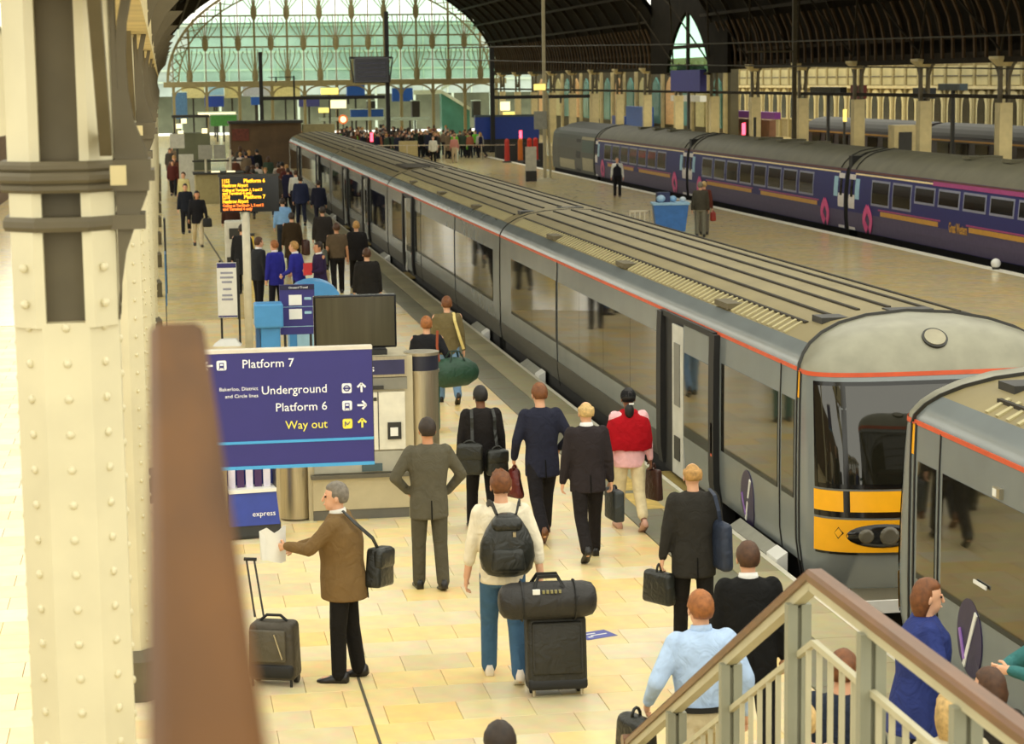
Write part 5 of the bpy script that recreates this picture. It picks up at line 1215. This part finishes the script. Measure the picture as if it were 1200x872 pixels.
# 6 red shawl
i6 = person('woman with red shawl over a pink blouse and cream cropped trousers', 5.11,23.35,2,1.64,((10,4),(-10,22)),{'L':(-.24,.06,.84),'R':(.27,.02,.84)},2,'shawl',dict(top=(240,186,190),legs=(222,206,166)),'black','cap',2,trouser_end=.22,shoe=(196,150,130),hem=-.14,bulk=1.04,nod=6)
q = MB(); at_ = i6['at']; q.loft([[at_(t_)+Vector((rx*math.cos(2*PI*i/24),ry*math.sin(2*PI*i/24),.015*math.sin(i*2.1)*(t_<.1))) for i in range(24)] for t_,rx,ry in ((.07,.285,.165),(.2,.295,.175),(.36,.275,.165),(.45,.245,.145),(.51,.15,.11),(.56,.085,.085))])
obj('shawl', remesh(q,.015,2), cloth('red',(168,12,26)), i6['obj'])
MB().b2(-.03,.03,-.135,-.12,1.55,1.57).build('cap_label', white, i6['obj'])
MB().ell((-.02,-.10,1.47),(.06,.05,.09),10,8).build('hair_knot', HAIR['black'], i6['obj'], True)
softbag('hand_bag','dark brown handbag in the right hand of the red shawl woman','bag',(i6['R'].x+.04,i6['R'].y,i6['R'].z-.47),(.10,.26,.36),bagmat('brown',(62,34,26),.4),.45,.03,handle=.08,flap=False,top=.85)
# 7 backpacker
i7 = person('young man in cream shirt and jeans wearing a black backpack', 2.74,17.6,-4,1.84,((16,12),(-10,18)),{'L':(-.29,.06,.82),'R':(.30,-.10,.86,(1,-.6,0))},3,'shirt',dict(top=(232,222,196),legs=(66,98,128)),'auburn','short',0,sleeve='roll',shoe=(226,216,200),hem=-.10,bulk=1.06,vox=.013,tousle=.16)
c = i7['chest']
bp = thing('backpack', 'round black leather backpack worn over the cream shirt', 'backpack', (c.x,c.y-.28,c.z-.32), math.radians(-4))
MB().loft([[(rx*math.copysign(abs(math.cos(2*PI*i/24))**.75,math.cos(2*PI*i/24)),.01+ry*math.copysign(abs(math.sin(2*PI*i/24))**.75,math.sin(2*PI*i/24)),zz) for i in range(24)] for zz,rx,ry in ((-.02,.10,.06),(0,.17,.09),(.05,.215,.12),(.15,.235,.14),(.26,.225,.135),(.37,.18,.115),(.45,.13,.09),(.50,.09,.07),(.515,.05,.04))]).build('body', bagmat('blackleather',(30,32,28),.4), bp, True); rbox((.30,.08,.20),.038,4,top=.85,loc=(0,-.115,.14)).build('front_pocket', bagmat('blackleather',(30,32,28),.4), bp, True); rbox((.26,.17,.13),.06,4,loc=(0,-.03,.43)).build('top_flap', bagmat('blackleather',(30,32,28),.4), bp, True)
MB().b2(.04,.065,-.135,-.12,.34,.38).build('buckle', steel, bp)
for s in (-1,1): MB().sweep([(s*.08,.0,.50),(s*.11,.10,.575),(s*.13,.20,.575),(s*.14,.29,.53)],.05,.014,(1,0,0)).build('shoulder_strap', black, bp)
h = i7['R']
t = thing('wheeled_suitcase', 'large black wheeled suitcase pulled by the backpacker', 'suitcase', (3.10,17.05,0), -.06); t.rotation_euler = (-.14,0,-.06)
rbox((.50,.28,.62),.045,3,loc=(0,0,.36)).build('shell', bagmat('suitblack',(38,37,30)), t, True); rbox((.42,.05,.44),.02,2,loc=(0,-.145,.40)).build('front_pocket', bagmat('suitblack',(38,37,30)), t, True); rbox((.50,.29,.10),.03,2,loc=(0,0,.10)).build('lower_panel', black, t, True)
for x in (-.2,.2): MB().cyl((x-.02,.08,.03),(x+.02,.08,.03),.045,n=12).build('wheel', black, t); MB().cyl((x,-.1,0),(x,-.1,.08),.014,n=8).build('foot', steel, t)
MB().sweep([(-.20,-.172,.22),(-.2,-.172,.6),(.2,-.172,.6),(.2,-.172,.22)],.01,.006,(0,-1,0)).build('zip', dark, t)
for x in (-.07,.07): MB().tube([(x,.1,.66),(x,.12,.86)],.010,6).build('handle_stem', dark, t)
du = thing('duffel_bag', 'black holdall laid across the top of the wheeled suitcase', 'bag', (3.02,17.0,.66), -.04)
m_ = MB(); n = 24
for k_, (xx, r) in enumerate(((-.40,.02),(-.395,.10),(-.36,.15),(-.2,.165),(0,.17),(.2,.165),(.36,.15),(.395,.10),(.40,.02))): pass
m_.loft([[(xx, r*math.cos(2*PI*i/n), .16+r*.92*math.sin(2*PI*i/n)) for i in range(n)] for xx, r in ((-.41,.05),(-.40,.10),(-.37,.145),(-.3,.165),(0,.172),(.3,.165),(.37,.145),(.40,.10),(.41,.05))])
m_.build('body', bagmat('duffel',(36,34,32)), du, True)
for s in (-1,1): MB().sweep([(-.12,s*.10,.29),(-.08,s*.05,.37),(.08,s*.05,.37),(.12,s*.10,.29)],.03,.012,(0,1,0)).build('handle', black, du)
for xx in (-.22,.22): MB().tube([(xx,.176*math.cos(2*PI*i/16),.16+.165*math.sin(2*PI*i/16)) for i in range(17)],.008,5).build('webbing', black, du)
MB().b2(-.14,-.08,-.155,-.13,.245,.285).build('tag_label', white, du)
for k in range(5): MB().b2(-.06+.034*k,-.04+.034*k,-.158,-.13,.252,.276).build('printed_mark', mat('olive_print',(140,134,90),.6), du)
# 8 strap man
i8 = person('man in dark grey suit with blue strap, carrying a black case', 4.58,18.25,0,1.70,((8,5),(-6,10)),{'L':(-.30,.03,.78),'R':(.27,.05,.82)},2,'jacket',dict(top=(46,44,40),legs=(28,26,24)),'blond','bald',0,hem=-.24,bulk=1.08,nod=4)
c = i8['P']
softbag('shoulder_bag','dark blue bag hanging on the right back of the dark grey suit man','bag',(c.x+.22,c.y-.12,c.z-.16),(.12,.34,.44),bagmat('navybag',(36,46,66),.6),.2,.05,flap=False,strap=[(c.x+.22,c.y-.12,c.z+.22),(c.x+.19,c.y-.16,c.z+.38),(c.x+.16,c.y-.13,c.z+.52),(c.x+.14,c.y-.02,c.z+.56)])
softbag('laptop_bag','black soft case in the left hand of the dark grey suit man','bag',(i8['L'].x-.03,i8['L'].y+.02,i8['L'].z-.42),(.12,.36,.30),bagmat('blackleather',(30,32,28),.4),.55,.04,handle=.08,flap=False)
# 9 black suit near the railing
person('blurred man in black suit behind the left slope of the railing', 4.16,14.9,-5,1.76,walkL,None,3,'jacket',dict(top=(20,20,20),legs=(18,18,18)),'brown','short',0,collar=(232,232,228),hem=-.2,bulk=1.08)
# 10 light blue shirt
i10 = person('man in light blue shirt and beige trousers behind the railing', 3.45,13.5,4,1.76,walkR,{'L':(-.34,.14,.92),'R':(.30,-.02,.84)},3,'shirt',dict(top=(176,200,232),legs=(200,186,150)),'ginger','short',0,hem=.0,bulk=1.12,collar=(176,200,232))
MB().loft([[Vector((.196*1.12*math.cos(2*PI*i/20),.146*1.12*math.sin(2*PI*i/20)+.003,zz)) for i in range(20)] for zz in (.905,.945)],cap=False).build('belt', black, i10['obj'])
softbag('holdall','blurred black bag swinging in the left hand of the blue shirt man','bag',(i10['L'].x-.08,i10['L'].y,i10['L'].z-.36),(.16,.36,.28),bagmat('blackleather',(30,32,28),.4),.4,.06,handle=.07,flap=False)
# 11.. people low in the frame
person('person with brown hair whose crown shows at the bottom edge', 1.66,10.8,0,1.74,stance,None,2,'jacket',dict(top=(60,54,46)),'dark','short',0)
i12 = person('woman in blue jacket with brown hair facing right beside the train', 5.02,13.6,-98,1.70,stance,{'L':(-.22,.22,.98,(-1,-.6,-.5)),'R':(.2,.26,1.0,(1,-.6,-.5))},2,'coat',dict(top=(46,58,118),legs=(36,36,44)),'auburn','long',0,hem=-.28,bulk=1.12,depth=1.3,facefeat=True,nod=4)
MB().loft([[i12['at'](t_,sx*w,dy) for sx in (-1,1)] for t_,w,dy in ((.15,.05,.165),(.33,.05,.162),(.48,.045,.125))],cap=False,closed=False).build('scarf', cloth('scarf',(120,24,40)), i12['obj'], True)
person('person in teal top at the right edge, arm reaching left', 5.72,12.75,95,1.74,stance,{'L':(-.12,.50,1.32,(-1,0,-.6)),'R':(.12,.45,1.25,(1,0,-.6))},6,'sweater',dict(top=(58,112,112),legs=(60,60,70)),'dark','short',0,bulk=1.1)
person('dark haired person low at the right edge behind the handrail', 4.62,11.3,20,1.72,stance,None,4,'jacket',dict(top=(44,40,34)),'brown','long',0)
person('fair blond person low behind the handrail at right', 4.22,10.95,0,1.70,stance,None,2,'jacket',dict(top=(190,180,150)),'fair','long',0)
person('man in dark blue jacket glimpsed between the balusters', 3.86,11.8,-35,1.74,stance,None,2,'jacket',dict(top=(36,44,58)),'auburn','short',0)
person('person in pinkish top glimpsed low between the balusters', 3.45,11.2,10,1.62,stance,None,2,'sweater',dict(top=(214,180,160)),'fair','short',0)
# middle distance on the near platform
V2 = .02
iP1 = person('man in olive brown sweater with a yellow strap, by the train', 4.37,33.4,0,1.73,midL,None,2,'sweater',dict(top=(110,98,66),legs=(110,140,170)),'auburn','short',0,vox=V2,hem=-.12)
c = iP1['chest']; t = tag(MB().sweep([(c.x+.10,c.y-.02,c.z+.22),(c.x+.10,c.y-.16,c.z+.1),(c.x+.17,c.y-.17,c.z-.15),(c.x+.24,c.y-.12,c.z-.36)],.045,.012,(0,1,0)).build('bag_strap', mat('yellow_strap',(226,206,130),.6)), 'pale yellow bag strap over the olive sweater', 'strap')
iP2 = person('person in black top and green trousers with a big green holdall', 3.70,30.6,0,1.72,stance,{'R':(.30,-.04,.9)},2,'sweater',dict(top=(30,30,34),legs=(60,104,92)),'ginger','short',0,vox=V2,hem=-.06)
t = thing('holdall', 'big dark green holdall hanging at the right of the black top person', 'bag', (4.06,30.3,.72), .35)
m_ = MB(); m_.loft([[(xx, r*.8*math.cos(2*PI*i/18), .2+r*math.sin(2*PI*i/18)-.05*abs(xx)) for i in range(18)] for xx, r in ((-.34,.06),(-.32,.15),(-.2,.21),(0,.22),(.2,.2),(.34,.12),(.38,.05))]); m_.build('body', bagmat('green',(30,66,48)), t, True)
for s in (-1,1): MB().tube([(-.12,s*.1,.36),(-.06,s*.04,.50),(.06,s*.04,.50),(.12,s*.1,.36)],.014,5).build('handle', bagmat('greendark',(24,50,38)), t)
MB().sweep([(-.25,0,.36),(-.28,0,.6),(-.27,0,.82)],.035,.01,(0,1,0)).build('strap', mat('rust_strap',(150,70,40),.6), t)
H1 = person('man in black suit seen from behind above the dark screen', 4.02,43.1,0,1.76,stance,None,2,'jacket',dict(top=(36,34,32),legs=(30,28,28)),'brown','short',0,vox=V2,bulk=1.15,hem=-.2)
softbag('tote_bag','blue bag with yellow stripe in the left hand of the black suit man','bag',(H1['L'].x-.06,H1['L'].y,.42),(.26,.16,.34),bagmat('bluetote',(40,84,130)),.3,.05,handle=.08,flap=False); 
BLZ = (44,46,146)
person('staff man in dark suit turned to the blue blazers behind the pale pole', 2.0,47.35,-60,1.74,stance,None,2,'jacket',dict(top=(40,42,46),legs=(26,26,30)),'brown','short',0,vox=V2,collar=(235,235,235))
person('left staff member in blue blazer with ginger hair', 2.36,46.8,40,1.70,stance,None,2,'jacket',dict(top=BLZ,legs=(26,26,34)),'ginger','short',0,vox=V2,collar=(235,225,225),hem=-.2)
person('right staff member in blue blazer bending slightly to the left', 2.82,46.1,62,1.72,stance,{'L':(-.2,.3,1.0),'R':(.22,.25,1.0)},8,'jacket',dict(top=BLZ,legs=(26,26,34)),'blond','short',0,vox=V2,collar=(235,235,235),hem=-.2)
iE = person('staff member in dark purple suit holding red papers', 3.26,45.8,110,1.72,stance,{'L':(-.1,.3,1.1),'R':(.1,.3,1.12)},2,'coat',dict(top=(46,34,68),legs=(40,30,58)),'dark','short',1,vox=V2,collar=(235,235,235))
tag(MB().b2(-.10,.10,-.012,.012,-.13,.13).build('red_folder', mat('folder_red',(206,60,64),.5), None, loc=(iE['L'].x-.04,iE['L'].y-.06,iE['L'].z+.06), rz=.4), 'red folder held by the purple suited staff member', 'folder')
iF = person('man in brown polo shirt and black trousers walking away', 4.09,51.6,0,1.74,midR,None,2,'tee',dict(top=(92,78,60),legs=(26,24,24)),'brown','short',1,sleeve='short',vox=V2,hem=-.06,bulk=1.12)
softbag('shoulder_bag','grey green bag at the left side of the brown polo man','bag',(iF['P'].x-.3,iF['P'].y,.72),(.14,.34,.36),bagmat('greygreen',(74,78,66)),0,.05,flap=False)
person('blond person in black suit near the train, right of the brown polo man', 4.66,52.6,0,1.74,walkL,None,3,'jacket',dict(top=(30,28,28),legs=(24,22,22)),'blond','short',0,vox=V2,bulk=1.1)
iA = person('person in long dark coat left of the pale pole', 1.83,52.1,-10,1.73,midL,None,2,'coat',dict(top=(34,34,36),legs=(26,26,26)),'dark','short',0,vox=V2)
softbag('shopping_bag','dark bag in the left hand of the long dark coat person','bag',(iA['L'].x-.03,iA['L'].y,.48),(.14,.3,.3),black,.2,.05,handle=.06,flap=False)
person('man in dark jacket ahead of the brown polo man', 4.24,58.2,0,1.76,midR,None,2,'jacket',dict(top=(46,42,40),legs=(32,30,30)),'dark','short',0,vox=V2,bulk=1.1)
person('man in light blue shirt walking away beside the departure board', 3.45,63.4,0,1.74,midL,None,2,'shirt',dict(top=(126,168,214),legs=(40,46,56)),'dark','short',0,vox=V2,bulk=1.05)
person('person in dark brown coat behind the blue shirt man', 3.32,56.8,0,1.70,midR,None,3,'coat',dict(top=(54,42,26),legs=(40,34,26)),'dark','short',0,vox=V2)
softbag('rucksack','dark brown rucksack at the right of the dark brown coat person','bag',(3.66,56.6,.55),(.2,.3,.42),bagmat('brown',(62,34,26),.4),.2,.06,flap=False)
person('man in navy suit far up the platform, tallest of his group', 4.84,76.9,0,1.80,midL,None,2,'jacket',dict(top=(40,46,72),legs=(34,38,56)),'dark','short',0,vox=V2,bulk=1.12)
person('companion in dark blue suit beside the far navy suit man', 5.35,75.0,0,1.72,midR,None,2,'jacket',dict(top=(34,36,52),legs=(30,30,42)),'dark','short',0,vox=V2)
person('man in white shirt far up the platform beside the train', 5.05,83.0,0,1.74,stance,None,2,'shirt',dict(top=(222,222,210),legs=(40,40,44)),'brown','short',0,vox=V2)
iN = person('woman in black jacket and beige trousers walking to the camera at far left', 1.02,68.0,180,1.78,midL,{'R':(.28,.1,.8),'L':(-.28,.1,.85)},2,'jacket',dict(top=(28,28,32),legs=(206,192,160)),'black','long',1,vox=V2,hem=-.2)
softbag('hand_bag','black handbag carried by the woman in beige trousers','bag',(1.32,67.8,.62),(.3,.14,.28),black,0,.05,handle=.08,flap=False)
person('person in dark clothes behind the woman in beige trousers', .72,74,180,1.74,midR,None,2,'jacket',dict(top=(30,34,44),legs=(30,30,34)),'dark','short',0,vox=V2)
person('person in pale yellow top in front of the tall white notice', .78,84,150,1.72,stance,None,2,'sweater',dict(top=(196,186,130),legs=(36,40,60)),'brown','short',0,vox=V2)
person('person with dark hair and red bag left of the departure board', 2.0,66,0,1.72,stance,None,2,'jacket',dict(top=(60,36,30),legs=(40,36,34)),'dark','long',0,vox=V2)
iW = person('station worker in white shirt and dark waistcoat on the far platform', 19.35,90.5,168,1.74,stance,None,1,'shirt',dict(top=(222,222,216),legs=(28,28,32)),'grey','short',0,vox=V2,frontshirt=(34,34,40))
MB().loft([[iW['at'](t_)+Vector((rx*math.cos(2*PI*i/16),ry*math.sin(2*PI*i/16),0)) for i in range(16)] for t_,rx,ry in ((.0,.20,.15),(.15,.19,.14),(.32,.20,.147),(.42,.16,.13))],cap=False).build('waistcoat', cloth('waistcoat',(36,36,44)), iW['obj'], True)
iB = person('grey haired person in dark top and grey trousers beside the blue bin', 16.98,66.7,-10,1.78,stance,None,2,'sweater',dict(top=(70,66,56),legs=(120,118,104)),'grey','short',0,vox=V2,bulk=1.1)
iV = person('person in dark red jacket standing behind the grey trousered person', 17.38,67.8,-20,1.74,stance,None,2,'jacket',dict(top=(96,50,40),legs=(110,104,92)),'fair','short',0,vox=V2)
softbag('shopping_bag','small red bag held beside the couple at the blue bin','bag',(iV['R'].x+.03,iV['R'].y,iV['R'].z-.42),(.2,.16,.3),mat('red_bag',(150,44,30),.5),0,.05,handle=.06,flap=False)
iQ = person('man in pale jacket standing on the concourse beside the train roof', 16.45,131,170,1.72,stance,None,2,'jacket',dict(top=(206,204,190),legs=(24,24,26)),'grey','short',0,vox=.028)
iR = person('person in dull pink top right of the pale jacket man', 17.9,132,170,1.74,stance,None,2,'shirt',dict(top=(190,130,120),legs=(186,168,140)),'brown','short',0,vox=.028)
# ------------------------------------------------------------------ crowds: copies with their own clothes
tops = [(30,30,34),(46,50,66),(84,40,36),(190,186,170),(60,74,60),(120,104,84),(36,36,60),(150,92,70),(70,66,60),(204,196,186),(26,28,30),(96,60,44)]
protos = []
for q in range(3):
    protos.append(person('pale topped person standing at the front of the concourse crowd' if q == 0 else 'person with %s standing in the concourse crowd'%('long hair','short hair')[q-1], 14.6+1.7*q,140.5,(170,20,95)[q],1.74,(stance,midL,stance)[q],None,2,('sweater','jacket','coat')[q],dict(top=tops[q*4],legs=(34,34,40)),('brown','dark','blond')[q],('short','long','short')[q],0,vox=.035)['obj'])
for pr_ in protos: KIDS[pr_.name] = list(pr_.children)
HV = cloth('hivis',(110,190,60))
def crowd(x, y, rz, c, label, group, hv=False):
    i = RND.randrange(3); src = protos[i]
    o = src.copy(); COL.objects.link(o); o.location = (x,y,0); o.rotation_euler = (0,0,rz); o['label'] = label; o['group'] = group; s_ = RND.uniform(.94,1.05); o.scale = (s_,s_,s_)
    for ch in KIDS[src.name]:
        n = ch.copy(); COL.objects.link(n); n.parent = o
        nm = ch.name.split('.')[0]
        if nm in ('sweater','jacket','coat'): n.material_slots[0].link = 'OBJECT'; n.material_slots[0].material = HV if hv else cloth('top_%d_%d_%d'%c, c)
        if nm == 'hair': n.material_slots[0].link = 'OBJECT'; n.material_slots[0].material = HAIR[RND.choice(['black','brown','dark','blond','grey'])]
    return o
USED = set()
def pick(key):
    c = [i for i in range(12) if (key,i) not in USED] or list(range(12)); i = RND.choice(c); USED.add((key,i)); return i
NAMES = ['black','slate blue','dark red','pale grey','dull green','tan','navy','salmon brown','olive grey','whitish','near black','rust brown']
taken = []
def spot(xr, yr, d=.62):
    for _ in range(80):
        x, y = RND.uniform(*xr), RND.uniform(*yr)
        if all((x-a)**2+(y-b)**2 > d*d for a, b in taken): taken.append((x,y)); return x, y
    return None
for x, y in ((14.6,140.5),(16.3,140.5),(18,140.5),(18.95,106),(22.75,136),(13.05,135)): taken.append((x,y))
for k, (x, y) in enumerate(((12.0,148),(13.1,147.6),(13.9,149),(14.7,148.3),(19.0,140),(20.9,143.4),(20.2,142.2))):
    taken.append((x,y)); crowd(x, y, 3.0, (0,0,0), ('leftmost green vested person behind the grey train roof','second green vested person from the left behind the train roof','third green vested person behind the train roof','rightmost of the green vested group behind the train roof','green vested person in the middle of the concourse crowd','green vested person at the right end of the concourse crowd','green vested person in the second row of the concourse crowd')[k], 'green vested people in the crowd', True)
for k in range(66):
    p_ = spot((13.6,20.9),(138.8,149)) if k < 46 else spot((8.5,15),(141,149.3))
    if not p_: continue
    where = ('far left of','left part of','middle of','right part of')[0 if p_[0] < 13.6 else 1 if p_[0] < 16.5 else 2 if p_[0] < 19.5 else 3]; row = 'front row' if p_[1] < 141.5 else 'second rows' if p_[1] < 145 else 'back rows'; i = pick(where+row)
    crowd(p_[0], p_[1], RND.uniform(0,6.28), tops[i], 'distant person in %s top, %s, %s the concourse crowd'%(NAMES[i],row,where), 'concourse crowd')
for k in range(34):
    p_ = spot((13.0,22.6),(150.5,166))
    if not p_ or (p_[0] > 21.5 and p_[1] < 153): continue
    where = ('left part of','middle of','right part of')[0 if p_[0] < 16 else 1 if p_[0] < 19.5 else 2]; i = pick(where+'rear'+str(p_[1] > 158))
    crowd(p_[0], p_[1], RND.uniform(0,6.28), tops[i], 'tiny far person in %s top, %s, %s the concourse crowd'%(NAMES[i],'very last rows' if p_[1] > 158 else 'rear rows',where), 'concourse crowd')
taken += [(2.1,92.7),(4.84,76.9),(5.35,75),(5.05,83)]
for k in range(22):
    p_ = spot((3.15,5.1),(80,116),.8)
    if not p_: continue
    i = pick(str(p_[1] > 100)); crowd(p_[0], p_[1], RND.choice([0,0,.3,3.0]), tops[i], 'passenger in %s top %s the far end of the grey train'%(NAMES[i], 'near' if p_[1] > 100 else 'walking towards'), 'far platform crowd')
taken += [(.72,74),(1.0,96),(.78,84),(1.02,68)]
for k in range(5):
    p_ = spot((.35,.75),(99,125),.9)
    i = pick('left'); crowd(p_[0], p_[1], 3.1, tops[i], 'distant passenger in %s top beside the left columns'%NAMES[i], 'passengers along the left columns')
bpy.data.scenes.remove(TMP)
